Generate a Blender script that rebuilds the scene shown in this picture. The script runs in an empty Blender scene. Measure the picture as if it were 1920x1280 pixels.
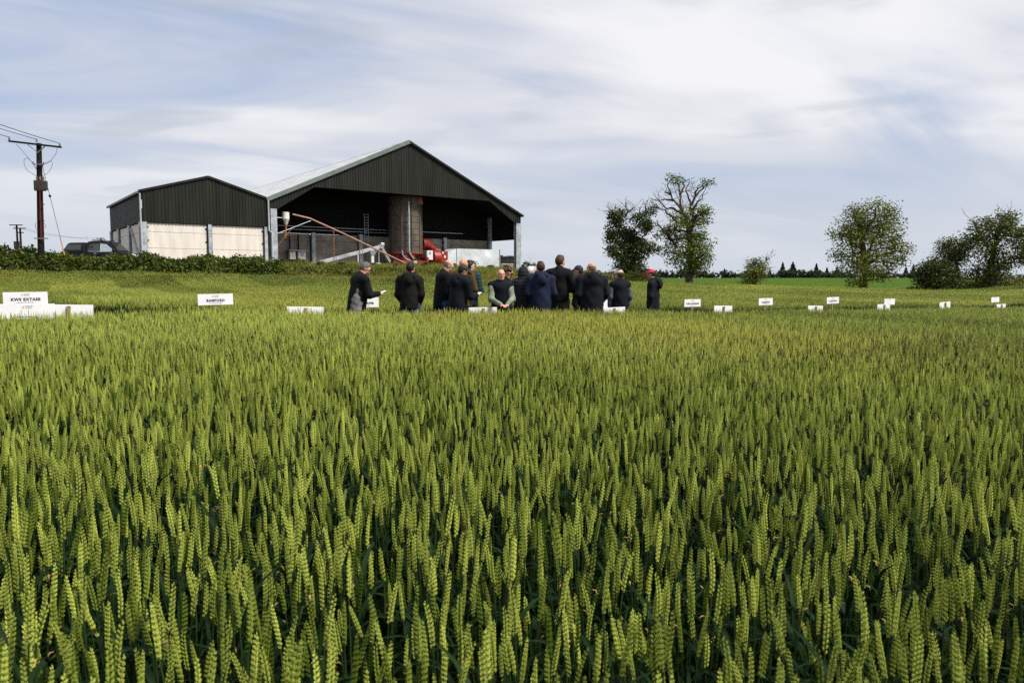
import bpy, bmesh, math, random
import numpy as np
from mathutils import Vector, Matrix

R = math.radians
SC = bpy.context.scene
COL = SC.collection
random.seed(7)
RNG = np.random.default_rng(11)

# ------------------------------------------------------------------ camera
FPX, HORIZON, CAMZ = 1370.0, 525.0, 1.35          # focal length in photo pixels, horizon row, lens height
PITCH = math.atan((640 - HORIZON) / FPX)
cam = bpy.data.cameras.new("camera")
cam.sensor_width = 36.0
cam.lens = 36.0 * FPX / 1920.0
cam.clip_start, cam.clip_end = 0.05, 6000
cam.dof.use_dof = True
cam.dof.focus_distance = 9.0
cam.dof.aperture_fstop = 9.0
cam_ob = bpy.data.objects.new("camera", cam)
cam_ob.location = (0, 0, CAMZ)
cam_ob.rotation_euler = (R(90) - PITCH, 0, 0)
COL.objects.link(cam_ob)
SC.camera = cam_ob

# ------------------------------------------------------------------ sky and sun
SUN_AZ, SUN_EL = 112.0, 50.0                        # from the right, a little behind the camera
world = bpy.data.worlds.new("World")
SC.world = world
world.use_nodes = True
wn = world.node_tree
wn.nodes.clear()

def node(tree, kind, **kw):
    n = tree.nodes.new(kind)
    for k, v in kw.items():
        setattr(n, k, v)
    return n

def link(tree, a, b):
    tree.links.new(a, b)

def wmath(op, a, b=None, clamp=False):
    n = node(wn, "ShaderNodeMath", operation=op)
    n.use_clamp = clamp
    for i, v in enumerate((a, b)):
        if v is None:
            continue
        if isinstance(v, (int, float)):
            n.inputs[i].default_value = v
        else:
            link(wn, v, n.inputs[i])
    return n.outputs[0]

def wrange(v, a, b, c=0.0, d=1.0):
    n = node(wn, "ShaderNodeMapRange", interpolation_type='SMOOTHSTEP')
    link(wn, v, n.inputs[0])
    for i, x in enumerate((a, b, c, d)):
        n.inputs[i + 1].default_value = x
    return n.outputs[0]

def wmix(f, a, b):
    n = node(wn, "ShaderNodeMix", data_type='RGBA')
    if isinstance(f, (int, float)):
        n.inputs[0].default_value = f
    else:
        link(wn, f, n.inputs[0])
    for s, v in ((6, a), (7, b)):
        if isinstance(v, tuple):
            n.inputs[s].default_value = (*v, 1)
        else:
            link(wn, v, n.inputs[s])
    return n.outputs[2]

sky = node(wn, "ShaderNodeTexSky", sky_type='NISHITA')
sky.sun_disc = False
sky.sun_elevation = R(SUN_EL)
sky.sun_rotation = R(SUN_AZ)
sky.altitude = 100
sky.air_density, sky.dust_density, sky.ozone_density = 1.0, 1.5, 1.5
tc = node(wn, "ShaderNodeTexCoord")
sep = node(wn, "ShaderNodeSeparateXYZ")
link(wn, tc.outputs["Generated"], sep.inputs[0])
zz = wmath('ADD', wmath('MAXIMUM', sep.outputs[2], 0.0), 0.10)
cmb = node(wn, "ShaderNodeCombineXYZ")
link(wn, wmath('DIVIDE', sep.outputs[0], zz), cmb.inputs[0])
link(wn, wmath('DIVIDE', sep.outputs[1], zz), cmb.inputs[1])

def wnoise(rot, scale, off, ns, detail, rough, dist=0.0):
    m = node(wn, "ShaderNodeMapping")
    m.vector_type = 'TEXTURE'
    m.inputs["Rotation"].default_value = (0, 0, R(rot))
    m.inputs["Scale"].default_value = (*scale, 1)
    m.inputs["Location"].default_value = (*off, 0)
    link(wn, cmb.outputs[0], m.inputs[0])
    n = node(wn, "ShaderNodeTexNoise")
    link(wn, m.outputs[0], n.inputs["Vector"])
    n.inputs["Scale"].default_value = ns
    n.inputs["Detail"].default_value = detail
    n.inputs["Roughness"].default_value = rough
    n.inputs["Distortion"].default_value = dist
    return n.outputs[0]

streak = wnoise(34, (2.7, 1.0), (2.0, 7.9), 0.8, 7, 0.54, 0.9)     # long bands of thin cloud
broad = wnoise(12, (1.5, 1.0), (6.7, 2.0), 0.42, 4, 0.55)            # thick and thin parts of the sheet
puff = wnoise(0, (1.3, 1.0), (7.3, 2.0), 1.5, 5, 0.5, 0.3)         # small grey scud
cover = wmath('ADD', wmath('MULTIPLY', streak, 0.85), wmath('MULTIPLY', broad, 0.35))
f_cloud = wrange(cover, 0.40, 0.72)
f_bright = wrange(wmath('ADD', wmath('MULTIPLY', broad, 0.75), wmath('MULTIPLY', streak, 0.25)), 0.50, 0.60)
K = 10.0 * 0.74                                                      # cloud radiance in the sky node's units
def kcol(r, g, b):
    return (r * K, g * K, b * K)
nish = node(wn, "ShaderNodeMix", data_type='RGBA', blend_type='MULTIPLY')
nish.inputs[0].default_value = 1.0
link(wn, sky.outputs[0], nish.inputs[6])
nish.inputs[7].default_value = (1.2, 1.2, 1.2, 1)
blue = wmix(0.72, nish.outputs[2], kcol(0.48, 0.59, 0.84))
c1 = wmix(f_cloud, blue, kcol(0.84, 0.86, 0.93))
c2 = wmix(wmath('MULTIPLY', f_bright, 0.85), c1, kcol(1.10, 1.10, 1.12))
c3 = wmix(wmath('MULTIPLY', wrange(puff, 0.55, 0.66), 0.40), c2, kcol(0.52, 0.60, 0.70))
hz = wrange(sep.outputs[2], 0.22, 0.02)
c4 = wmix(wmath('MULTIPLY', hz, 0.92), c3, kcol(0.75, 0.80, 0.885))
bg = node(wn, "ShaderNodeBackground")
bg.inputs[1].default_value = 0.10
link(wn, c4, bg.inputs[0])
world.cycles.sampling_method = 'NONE'
wo = node(wn, "ShaderNodeOutputWorld")
link(wn, bg.outputs[0], wo.inputs[0])

sun = bpy.data.lights.new("sun", 'SUN')
sun.energy = 4.4
sun.angle = R(13)
sun.color = (1.0, 0.95, 0.86)
sun_ob = bpy.data.objects.new("sun", sun)
sd = Vector((math.sin(R(SUN_AZ)) * math.cos(R(SUN_EL)), math.cos(R(SUN_AZ)) * math.cos(R(SUN_EL)), math.sin(R(SUN_EL))))
sun_ob.rotation_euler = sd.to_track_quat('Z', 'Y').to_euler()
sun_ob.location = (40, -20, 60)
COL.objects.link(sun_ob)

SC.view_settings.view_transform = 'Standard'
SC.view_settings.look = 'None'
SC.view_settings.exposure = 0.22
SC.view_settings.gamma = 1.0
SC.view_settings.use_curve_mapping = False
SC.render.engine = 'CYCLES'
SC.cycles.max_bounces = 4
SC.cycles.diffuse_bounces = 1
SC.cycles.use_adaptive_sampling = True
SC.cycles.adaptive_threshold = 0.015
SC.cycles.glossy_bounces = 2
SC.cycles.transmission_bounces = 4
SC.cycles.transparent_max_bounces = 8
SC.cycles.use_denoising = False

# ------------------------------------------------------------------ helpers
def at(x, y, Y):
    """the place that photo pixel (x, y) shows at Y metres from the camera plane"""
    a, b = (x - 960) / FPX, (640 - y) / FPX
    cp, sp = math.cos(PITCH), math.sin(PITCH)
    t = Y / (cp + b * sp)
    return Vector((a * t, Y, CAMZ + t * (-sp + b * cp)))

def tag(o, label=None, cat=None, group=None, kind=None):
    if label: o["label"] = label
    if cat: o["category"] = cat
    if group: o["group"] = group
    if kind: o["kind"] = kind
    return o

def empty(name, loc=(0, 0, 0), rz=0.0, label=None, cat=None, group=None):
    o = bpy.data.objects.new(name, None)
    o.empty_display_size = 0.2
    o.location = loc
    o.rotation_euler = (0, 0, rz)
    COL.objects.link(o)
    return tag(o, label, cat, group)

def link_ob(name, me, mats=None, parent=None, loc=None, rot=None):
    o = bpy.data.objects.new(name, me)
    if mats is not None and not me.materials:
        for m in (mats if isinstance(mats, (list, tuple)) else [mats]):
            me.materials.append(m)
    if parent is not None:
        o.parent = parent
    if loc is not None: o.location = loc
    if rot is not None: o.rotation_euler = rot
    COL.objects.link(o)
    return o

def fast_mesh(name, verts, quads, smooth=True, mat_index=None):
    verts = np.asarray(verts, np.float32)
    quads = np.asarray(quads, np.int32)
    n = quads.shape[1]
    me = bpy.data.meshes.new(name)
    me.vertices.add(len(verts))
    me.vertices.foreach_set("co", verts.ravel())
    me.loops.add(quads.size)
    me.loops.foreach_set("vertex_index", quads.ravel())
    me.polygons.add(len(quads))
    me.polygons.foreach_set("loop_start", np.arange(0, quads.size, n, dtype=np.int32))
    me.polygons.foreach_set("loop_total", np.full(len(quads), n, np.int32))
    if mat_index is not None:
        me.polygons.foreach_set("material_index", np.asarray(mat_index, np.int32))
    me.update(calc_edges=True)
    me.validate()
    if smooth:
        me.polygons.foreach_set("use_smooth", np.ones(len(me.polygons), bool))
    return me

class MB:
    """collects solids; build() links them as one mesh object"""
    def __init__(self):
        self.v, self.f, self.m, self.mi = [], [], [], 0
    def add(self, vs, fs):
        o = len(self.v)
        self.v += [tuple(p) for p in vs]
        self.f += [[i + o for i in f] for f in fs]
        self.m += [self.mi] * len(fs)
        return self
    def box(self, a, b):
        (x0, y0, z0), (x1, y1, z1) = a, b
        return self.add([(x0, y0, z0), (x1, y0, z0), (x1, y1, z0), (x0, y1, z0), (x0, y0, z1), (x1, y0, z1), (x1, y1, z1), (x0, y1, z1)],
                        [(3, 2, 1, 0), (4, 5, 6, 7), (0, 1, 5, 4), (1, 2, 6, 5), (2, 3, 7, 6), (3, 0, 4, 7)])
    def bar(self, p, q, w, h, up=(0, 0, 1)):
        p, q = Vector(p), Vector(q)
        d = (q - p).normalized()
        s = d.cross(Vector(up))
        if s.length < 1e-4: s = d.cross(Vector((1, 0, 0)))
        s.normalize()
        u = s.cross(d).normalized()
        vs = [c + s * (a * w / 2) + u * (b * h / 2) for c in (p, q) for a, b in ((-1, -1), (1, -1), (1, 1), (-1, 1))]
        return self.add(vs, [(0, 1, 2, 3), (7, 6, 5, 4), (1, 0, 4, 5), (2, 1, 5, 6), (3, 2, 6, 7), (0, 3, 7, 4)])
    def tube(self, pts, r, n=8, cap=True):
        pts = [Vector(p) for p in pts]
        rs = list(r) if isinstance(r, (list, tuple)) else [r] * len(pts)
        o = len(self.v)
        prev = None
        for i, p in enumerate(pts):
            d = (pts[min(i + 1, len(pts) - 1)] - pts[max(i - 1, 0)])
            d = d.normalized() if d.length > 1e-9 else Vector((0, 0, 1))
            if prev is None:
                s = d.cross(Vector((0, 0, 1)))
                if s.length < 1e-3: s = d.cross(Vector((1, 0, 0)))
            else:
                s = prev - d * prev.dot(d)
                if s.length < 1e-6: s = d.cross(Vector((1, 0, 0)))
            s.normalize()
            prev = s
            u = d.cross(s)
            for k in range(n):
                a = 2 * math.pi * k / n
                self.v.append(tuple(p + (s * math.cos(a) + u * math.sin(a)) * rs[i]))
        fs = []
        for i in range(len(pts) - 1):
            for k in range(n):
                a, b = o + i * n + k, o + i * n + (k + 1) % n
                fs.append([a, b, b + n, a + n])
        if cap:
            fs.append([o + k for k in range(n)][::-1])
            fs.append([o + (len(pts) - 1) * n + k for k in range(n)])
        self.f += fs
        self.m += [self.mi] * len(fs)
        return self
    def lathe(self, prof, n=24, c=(0, 0, 0)):
        o = len(self.v)
        for r, z in prof:
            for k in range(n):
                a = 2 * math.pi * k / n
                self.v.append((c[0] + r * math.cos(a), c[1] + r * math.sin(a), c[2] + z))
        fs = []
        for i in range(len(prof) - 1):
            for k in range(n):
                a, b = o + i * n + k, o + i * n + (k + 1) % n
                fs.append([a, b, b + n, a + n])
        fs.append([o + k for k in range(n)][::-1])
        fs.append([o + (len(prof) - 1) * n + k for k in range(n)])
        self.f += fs
        self.m += [self.mi] * len(fs)
        return self
    def prism(self, poly, a, b, axis='y'):
        """polygon in the plane across the axis, from a to b along it"""
        n = len(poly)
        def P(p, t):
            return {'x': (t, p[0], p[1]), 'y': (p[0], t, p[1]), 'z': (p[0], p[1], t)}[axis]
        vs = [P(p, a) for p in poly] + [P(p, b) for p in poly]
        fs = [list(range(n))[::-1], [n + i for i in range(n)]] + [[i, (i + 1) % n, n + (i + 1) % n, n + i] for i in range(n)]
        return self.add(vs, fs)
    def mesh(self, name, smooth=False, fix=True):
        me = bpy.data.meshes.new(name)
        me.from_pydata(self.v, [], self.f)
        if any(self.m): me.polygons.foreach_set("material_index", self.m)
        if fix:
            bm = bmesh.new(); bm.from_mesh(me)
            bmesh.ops.recalc_face_normals(bm, faces=bm.faces)
            bm.to_mesh(me); bm.free()
        if smooth:
            me.polygons.foreach_set("use_smooth", [True] * len(me.polygons))
            try: me.set_sharp_from_angle(angle=R(40))
            except Exception: pass
        me.update()
        return me
    def build(self, name, mat, parent=None, smooth=False, loc=None, rot=None, bevel=0.0):
        o = link_ob(name, self.mesh(name, smooth), mat, parent, loc, rot)
        if bevel:
            b = o.modifiers.new("bevel", 'BEVEL')
            b.width = bevel; b.segments = 2; b.limit_method = 'ANGLE'; b.angle_limit = R(35)
        return o

# ------------------------------------------------------------------ materials
MATS = {}
def mat(name, col, rough=0.6, metal=0.0, var=0.12, nscale=6.0, bump=0.0, bscale=40.0, col2=None, spec=0.5, coat=0.0, rvar=0.08, stretch=None):
    """principled material whose colour, gloss and fine relief vary with procedural noise"""
    if name in MATS: return MATS[name]
    m = bpy.data.materials.new(name); m.use_nodes = True
    t = m.node_tree; b = t.nodes["Principled BSDF"]
    b.inputs["Metallic"].default_value = metal
    b.inputs["Specular IOR Level"].default_value = spec
    b.inputs["Coat Weight"].default_value = coat
    co = node(t, "ShaderNodeTexCoord")
    nz = node(t, "ShaderNodeTexNoise"); nz.inputs["Scale"].default_value = nscale; nz.inputs["Detail"].default_value = 5
    if stretch:
        mp = node(t, "ShaderNodeMapping"); mp.inputs["Scale"].default_value = stretch
        link(t, co.outputs["Object"], mp.inputs[0]); link(t, mp.outputs[0], nz.inputs["Vector"])
    else:
        link(t, co.outputs["Object"], nz.inputs["Vector"])
    mx = node(t, "ShaderNodeMix", data_type='RGBA')
    c2 = col2 or tuple(c * (1 + 2 * var) for c in col)
    c1 = col if col2 else tuple(c * (1 - 2 * var) for c in col)
    mx.inputs[6].default_value = (*c1, 1); mx.inputs[7].default_value = (*[min(c, 1) for c in c2], 1)
    mr = node(t, "ShaderNodeMapRange"); link(t, nz.outputs[0], mr.inputs[0])
    mr.inputs[1].default_value = 0.3; mr.inputs[2].default_value = 0.7
    link(t, mr.outputs[0], mx.inputs[0]); link(t, mx.outputs[2], b.inputs["Base Color"])
    rr = node(t, "ShaderNodeMapRange"); link(t, nz.outputs[0], rr.inputs[0])
    rr.inputs[3].default_value = max(rough - rvar, 0.02); rr.inputs[4].default_value = min(rough + rvar, 1)
    link(t, rr.outputs[0], b.inputs["Roughness"])
    if bump:
        n2 = node(t, "ShaderNodeTexNoise"); n2.inputs["Scale"].default_value = bscale; n2.inputs["Detail"].default_value = 4
        link(t, co.outputs["Object"], n2.inputs["Vector"])
        bp = node(t, "ShaderNodeBump"); bp.inputs["Strength"].default_value = bump; bp.inputs["Distance"].default_value = 0.02
        link(t, n2.outputs[0], bp.inputs["Height"]); link(t, bp.outputs[0], b.inputs["Normal"])
    MATS[name] = m
    return m

def leaf_mat(name, c1, c2, trans=0.25, rough=0.5, attr="tint", attr_type='GEOMETRY', spec=0.35):
    """foliage: colour runs from c1 to c2 with a per-leaf value, some light passes through"""
    if name in MATS: return MATS[name]
    m = bpy.data.materials.new(name); m.use_nodes = True
    t = m.node_tree; b = t.nodes["Principled BSDF"]; out = t.nodes["Material Output"]
    at_ = node(t, "ShaderNodeAttribute", attribute_type=attr_type, attribute_name=attr)
    mx = node(t, "ShaderNodeMix", data_type='RGBA')
    mx.inputs[6].default_value = (*c1, 1); mx.inputs[7].default_value = (*c2, 1)
    link(t, at_.outputs["Fac"], mx.inputs[0])
    link(t, mx.outputs[2], b.inputs["Base Color"])
    b.inputs["Roughness"].default_value = rough
    b.inputs["Specular IOR Level"].default_value = spec
    tr = node(t, "ShaderNodeBsdfTranslucent"); link(t, mx.outputs[2], tr.inputs[0])
    ms = node(t, "ShaderNodeMixShader"); ms.inputs[0].default_value = trans
    link(t, b.outputs[0], ms.inputs[1]); link(t, tr.outputs[0], ms.inputs[2]); link(t, ms.outputs[0], out.inputs[0])
    MATS[name] = m
    return m

# ------------------------------------------------------------------ terrain
ROW = 0.62                                             # the plot rows run along (1, ROW)
def edge_pt(x, y, Y, crop=0.75):
    p = at(x, y, Y)
    return (p.x, Y, p.z - crop)
EDGE = [edge_pt(-160, 509, 48), edge_pt(75, 510, 47), edge_pt(300, 513, 46), edge_pt(520, 517, 45), edge_pt(640, 520, 45), edge_pt(900, 527, 46),
        edge_pt(1040, 527, 51), edge_pt(1170, 529, 58), edge_pt(1300, 531, 62), edge_pt(1500, 537, 58), edge_pt(1617, 541, 54), edge_pt(1750, 545, 50),
        edge_pt(1920, 536, 52), edge_pt(2120, 524, 55)]
YARD = 2.1
CTRL = [(0, 0, 0), (-6, -4, .05), (6, -4, -.05), (0, 6, -.03), (-4, 6, .06), (4, 6, -.08), (-6.35, 10.4, .13), (-3.46, 12.2, .0), (-.57, 14, -.06),
        (2.2, 15.7, -.12), (5, 17.45, -.17), (8, 19.3, -.23), (10.6, 20.9, -.26), (16.3, 24.5, -.36), (-8, 12.1, .14), (-5.5, 13.7, .08), (19, 28.9, -.38),
        (-16, 14, .25), (-27.5, 54, YARD), (-20, 59, YARD), (-10, 66, YARD), (.8, 75, YARD), (-36, 66, YARD), (-20, 80, YARD), (-10, 90, YARD), (-31, 52, YARD),
        (-36, 53, YARD), (-14, 50.0, 1.62), (-9, 50.8, 1.60), (-4, 52, 1.55), (1, 56, 1.45), (-18, 50, 1.75), (-24, 49.8, 1.85), (-60, 55, 2.0), (6, 86, 1.9), (-30, 120, 2.4), (20, 120, 1.0), (-100, 150, 2.6), (15, 72, .4), (30, 64, -.1), (45, 62, .5),
        (40, 110, .2), (90, 120, .5), (70, 200, .75), (180, 220, 1.4), (60, 300, 1.7), (160, 420, 2.27), (260, 430, 2.3), (60, 430, 2.27), (-150, 430, 3.0),
        (0, 700, 2.2), (500, 800, 2.2), (-500, 800, 2.2), (0, 1500, 2), (-900, 200, 2), (900, 200, 2), (0, -60, 0), (60, -20, -.6), (-60, -10, .6),
        (-300, -300, 0), (300, -300, 0)] + EDGE
_P = np.array([c[:2] for c in CTRL]); _Z = np.array([c[2] for c in CTRL])
def _phi(r): return np.sqrt(r * r + 36.0)
_A = _phi(np.linalg.norm(_P[:, None] - _P[None], axis=2)) + np.eye(len(_P)) * -0.4
_A2 = np.zeros((len(_P) + 1,) * 2); _A2[:-1, :-1] = _A; _A2[:-1, -1] = 1; _A2[-1, :-1] = 1
_W = np.linalg.solve(_A2, np.append(_Z, 0))
def ground_z(x, y):
    x = np.atleast_1d(np.asarray(x, float)); y = np.atleast_1d(np.asarray(y, float))
    r = np.sqrt((x[:, None] - _P[:, 0]) ** 2 + (y[:, None] - _P[:, 1]) ** 2)
    return _phi(r) @ _W[:-1] + _W[-1]
def gz(x, y): return float(ground_z(x, y)[0])

def axis_coords(lo, hi):
    a = [0.0]; s = 1.2
    while a[-1] < hi:
        if a[-1] > 90: s *= 1.12
        a.append(a[-1] + s)
    b = [0.0]; s = 1.2
    while b[-1] > lo:
        if b[-1] < -60: s *= 1.15
        b.append(b[-1] - s)
    return np.array(b[:0:-1] + a)
gx, gy = axis_coords(-3000, 3000), axis_coords(-900, 4500)
GX, GY = np.meshgrid(gx, gy, indexing='ij')
GZ = ground_z(GX.ravel(), GY.ravel())
ny = len(gy)
ii, jj = np.meshgrid(np.arange(len(gx) - 1), np.arange(ny - 1), indexing='ij')
q = np.stack([ii * ny + jj, (ii + 1) * ny + jj, (ii + 1) * ny + jj + 1, ii * ny + jj + 1], -1).reshape(-1, 4)
soil = mat("soil_and_short_grass", (.035, .045, .012), 0.95, var=.3, nscale=.35, bump=.6, bscale=3.0, col2=(.085, .07, .03), spec=.1)
ground = link_ob("ground", fast_mesh("ground", np.stack([GX.ravel(), GY.ravel(), GZ], -1), q), soil)
tag(ground, "dark soil and short grass under the crops and yard", "ground", kind="structure")
# concrete yard round the sheds
yd = [(-33, 49.8), (-26, 50.2), (-17, 57), (3, 72), (6, 84), (-60, 95), (-52, 52)]
yb = MB(); yb.add([(x, y, gz(x, y) + .03) for x, y in yd], [list(range(len(yd)))])
yo = yb.build("yard", mat("yard_concrete", (.28, .27, .25), .85, var=.15, nscale=.8, bump=.3))
tag(yo, "pale concrete yard around the farm sheds", "yard", kind="structure")
# ------------------------------------------------------------------ wheat
def ovoid(L, r, n, rings):
    """pointed seed shape along +z: list of verts, faces"""
    vs, fs = [(0, 0, 0)], []
    for t, k in rings:
        for i in range(n):
            a = 2 * math.pi * (i + .5 * (len(vs) % 2)) / n
            vs.append((r * k * math.cos(a), r * k * math.sin(a), L * t))
    vs.append((0, 0, L))
    for i in range(n):
        fs.append([0, 1 + (i + 1) % n, 1 + i])
    for j in range(len(rings) - 1):
        for i in range(n):
            a, b = 1 + j * n + i, 1 + j * n + (i + 1) % n
            fs.append([a, b, b + n]); fs.append([a, b + n, a + n])
    o = 1 + (len(rings) - 1) * n
    for i in range(n):
        fs.append([o + i, o + (i + 1) % n, len(vs) - 1])
    return vs, fs

def ear_geo(mb, rnd, L, lod, base=Vector((0, 0, 0)), lean=(0, 0), bend=0.0, width=1.0):
    """a wheat ear: two ranks of spikelets up a stalk, each spikelet a fan of pointed husks"""
    n = int(L / .0044) if lod == 0 else (17 if lod == 1 else 6)
    ax = Vector((lean[0], lean[1], 1)).normalized()
    rot = Vector((0, 0, 1)).rotation_difference(ax).to_matrix() @ Matrix.Rotation(rnd.uniform(0, 6.28), 3, 'Z')
    for i in range(n + 1):
        t = i / n
        s = (-1) ** i
        k = (0.72 + .85 * t) if t < .25 else (0.93 if t < .5 else 0.93 - .95 * (t - .5) ** 1.2)
        k *= width
        zc = t * L * .90
        off = Vector((bend * t * t, 0, 0))
        if lod == 0:
            fans = ((-.0018, 14, -1), (0, 0, 0), (.0018, -14, 1)) if i < n else ((0, 0, 0),)
            for dy, ty, q in fans:
                vs, fs = ovoid(.0132 * k, .0023 * k, 5, ((.22, .85), (.5, 1.0), (.78, .5)))
                m = Matrix.Rotation(R(s * (17 if q == 0 else 12) * (i < n)), 3, 'Y') @ Matrix.Rotation(R(ty), 3, 'X') @ Matrix.Rotation(rnd.uniform(0, 3), 3, 'Z')
                mb.add([base + rot @ (m @ Vector(v) + Vector((s * (.0011 + .0006 * (q == 0)) * (i < n), dy * k, zc)) + off) for v in vs], fs)
        else:
            if lod == 1:
                vs, fs = ovoid(.0135 * k, .0035 * k, 4, ((.45, 1.0),))
            else:
                vs, fs = ovoid(.030 * k, .0050 * k, 3, ((.45, 1.0),))
            m = Matrix.Rotation(R(s * 16 * (i < n)), 3, 'Y') @ Matrix.Rotation(rnd.uniform(-.3, .3), 3, 'X')
            mb.add([base + rot @ (m @ Vector(v) + Vector((s * .0020 * (i < n), 0, zc)) + off) for v in vs], fs)

def stem_geo(mb, p0, p1, r, n=4):
    mid = (p0 + p1) / 2
    mb.tube([p0, mid, p1], [r, r * .9, r * .75], n, cap=False)

def leaf_geo(mb, rnd, p, az, L, w, droop, seg=6, rise=1.1):
    """arching strap leaf with a slight fold"""
    d = Vector((math.cos(az), math.sin(az), 0))
    s = Vector((-d.y, d.x, 0))
    pts, c, ang = [], Vector(p), rise
    for i in range(seg + 1):
        t = i / seg
        ww = w * (1 - t ** 2.2) * (.6 + .4 * min(1, t * 5))
        pts.append((c + s * ww * .5 + Vector((0, 0, .15 * ww)), c.copy(), c - s * ww * .5 + Vector((0, 0, .15 * ww))))
        c = c + (d * math.cos(ang) + Vector((0, 0, math.sin(ang)))) * (L / seg)
        ang -= droop / seg * (1 + t)
    vs = [v for tri in pts for v in tri]
    fs = []
    for i in range(seg):
        a = i * 3
        fs += [[a, a + 1, a + 4, a + 3], [a + 1, a + 2, a + 5, a + 4]]
    mb.add(vs, fs)

EAR_A, EAR_B = (.055, .098, .003), (.60, .67, .12)
ear_m = leaf_mat("wheat_ear", EAR_A, EAR_B, trans=.10, rough=.40, attr="hue", attr_type='INSTANCER', spec=.22)
def add_warm(m):
    """some plots are a riper, browner variety"""
    t = m.node_tree
    a = node(t, "ShaderNodeAttribute", attribute_type='INSTANCER', attribute_name="warm")
    src = [n for n in t.nodes if n.type == 'MIX'][0]
    tgt = [l.to_socket for l in t.links if l.from_node == src]
    mx = node(t, "ShaderNodeMix", data_type='RGBA')
    link(t, a.outputs["Fac"], mx.inputs[0]); link(t, src.outputs[2], mx.inputs[6])
    sc = node(t, "ShaderNodeMix", data_type='RGBA', blend_type='MULTIPLY'); sc.inputs[0].default_value = 1.0
    link(t, src.outputs[2], sc.inputs[6]); sc.inputs[7].default_value = (1.14, .92, .85, 1)
    link(t, sc.outputs[2], mx.inputs[7])
    for s in tgt: link(t, mx.outputs[2], s)
add_warm(ear_m)
stem_m = leaf_mat("wheat_stem", (.012, .030, .008), (.03, .055, .012), trans=.0, rough=.5, attr="hue", attr_type='INSTANCER')  # stem colour darkened to paint in shade between the ears
wleaf_m = leaf_mat("wheat_leaf", (.005, .016, .005), (.014, .034, .008), trans=.12, rough=.6, attr="hue", attr_type='INSTANCER', spec=.08)  # near-black leaf colour deepens the shadowed gaps in the crop
dry_m = mat("wheat_dry_tip", (.42, .27, .09), .8, var=.2, spec=.2)
WM = [ear_m, stem_m, wleaf_m, dry_m]
HW = .725                                                # height of the stalk under the ear

def plant_parts(seed, lod):
    """ear, stem and leaf geometry of one plant, stalk foot at the origin"""
    rnd = random.Random(seed)
    lx, ly = rnd.gauss(0, .05), rnd.gauss(0, .05)
    top = Vector((lx * HW, ly * HW, HW * rnd.uniform(.97, 1.03)))
    L = rnd.uniform(.070, .092)
    e = MB(); ear_geo(e, rnd, L, lod, top, (lx * 1.6 + rnd.gauss(0, .085), ly * 1.6 + rnd.gauss(0, .085)), rnd.uniform(-.006, .014), rnd.uniform(.70, .86))
    s = MB(); stem_geo(s, Vector((0, 0, 0)), top + Vector((0, 0, .004)), .0019 if lod == 0 else .0022, 5 if lod == 0 else 3)
    leaves = []
    for h, n in ((rnd.uniform(.54, .64), 1), (rnd.uniform(.38, .48), 1)):
        l = MB(); leaf_geo(l, rnd, top * h / HW * .98, rnd.uniform(0, 6.28), rnd.uniform(.15, .22), rnd.uniform(.010, .014), rnd.uniform(.6, 2.2), 6 if lod == 0 else 3, rnd.uniform(.9, 1.35))
        leaves.append(l)
    d = None
    if rnd.random() < .35:
        d = MB(); leaf_geo(d, rnd, top * .97, rnd.uniform(0, 6.28), rnd.uniform(.02, .04), .004, rnd.uniform(1, 4), 4, .9)
    return e, s, leaves, d

def plant_mesh(name, seed, lod):
    e, s, ls, d = plant_parts(seed, lod)
    m = MB()
    for k, b in [(0, e), (1, s)] + [(2, l) for l in ls] + ([(3, d)] if d else []):
        m.mi = k
        m.add(b.v, b.f)
    me = m.mesh(name, fix=False)
    me.polygons.foreach_set("use_smooth", [True] * len(me.polygons))
    return me

def src_collection(name, meshes, mats):
    c = bpy.data.collections.new(name)
    for i, me in enumerate(meshes):
        if not me.materials:
            for m in mats: me.materials.append(m)
        c.objects.link(bpy.data.objects.new(f"{name}_{i:02d}", me))
    return c

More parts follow.
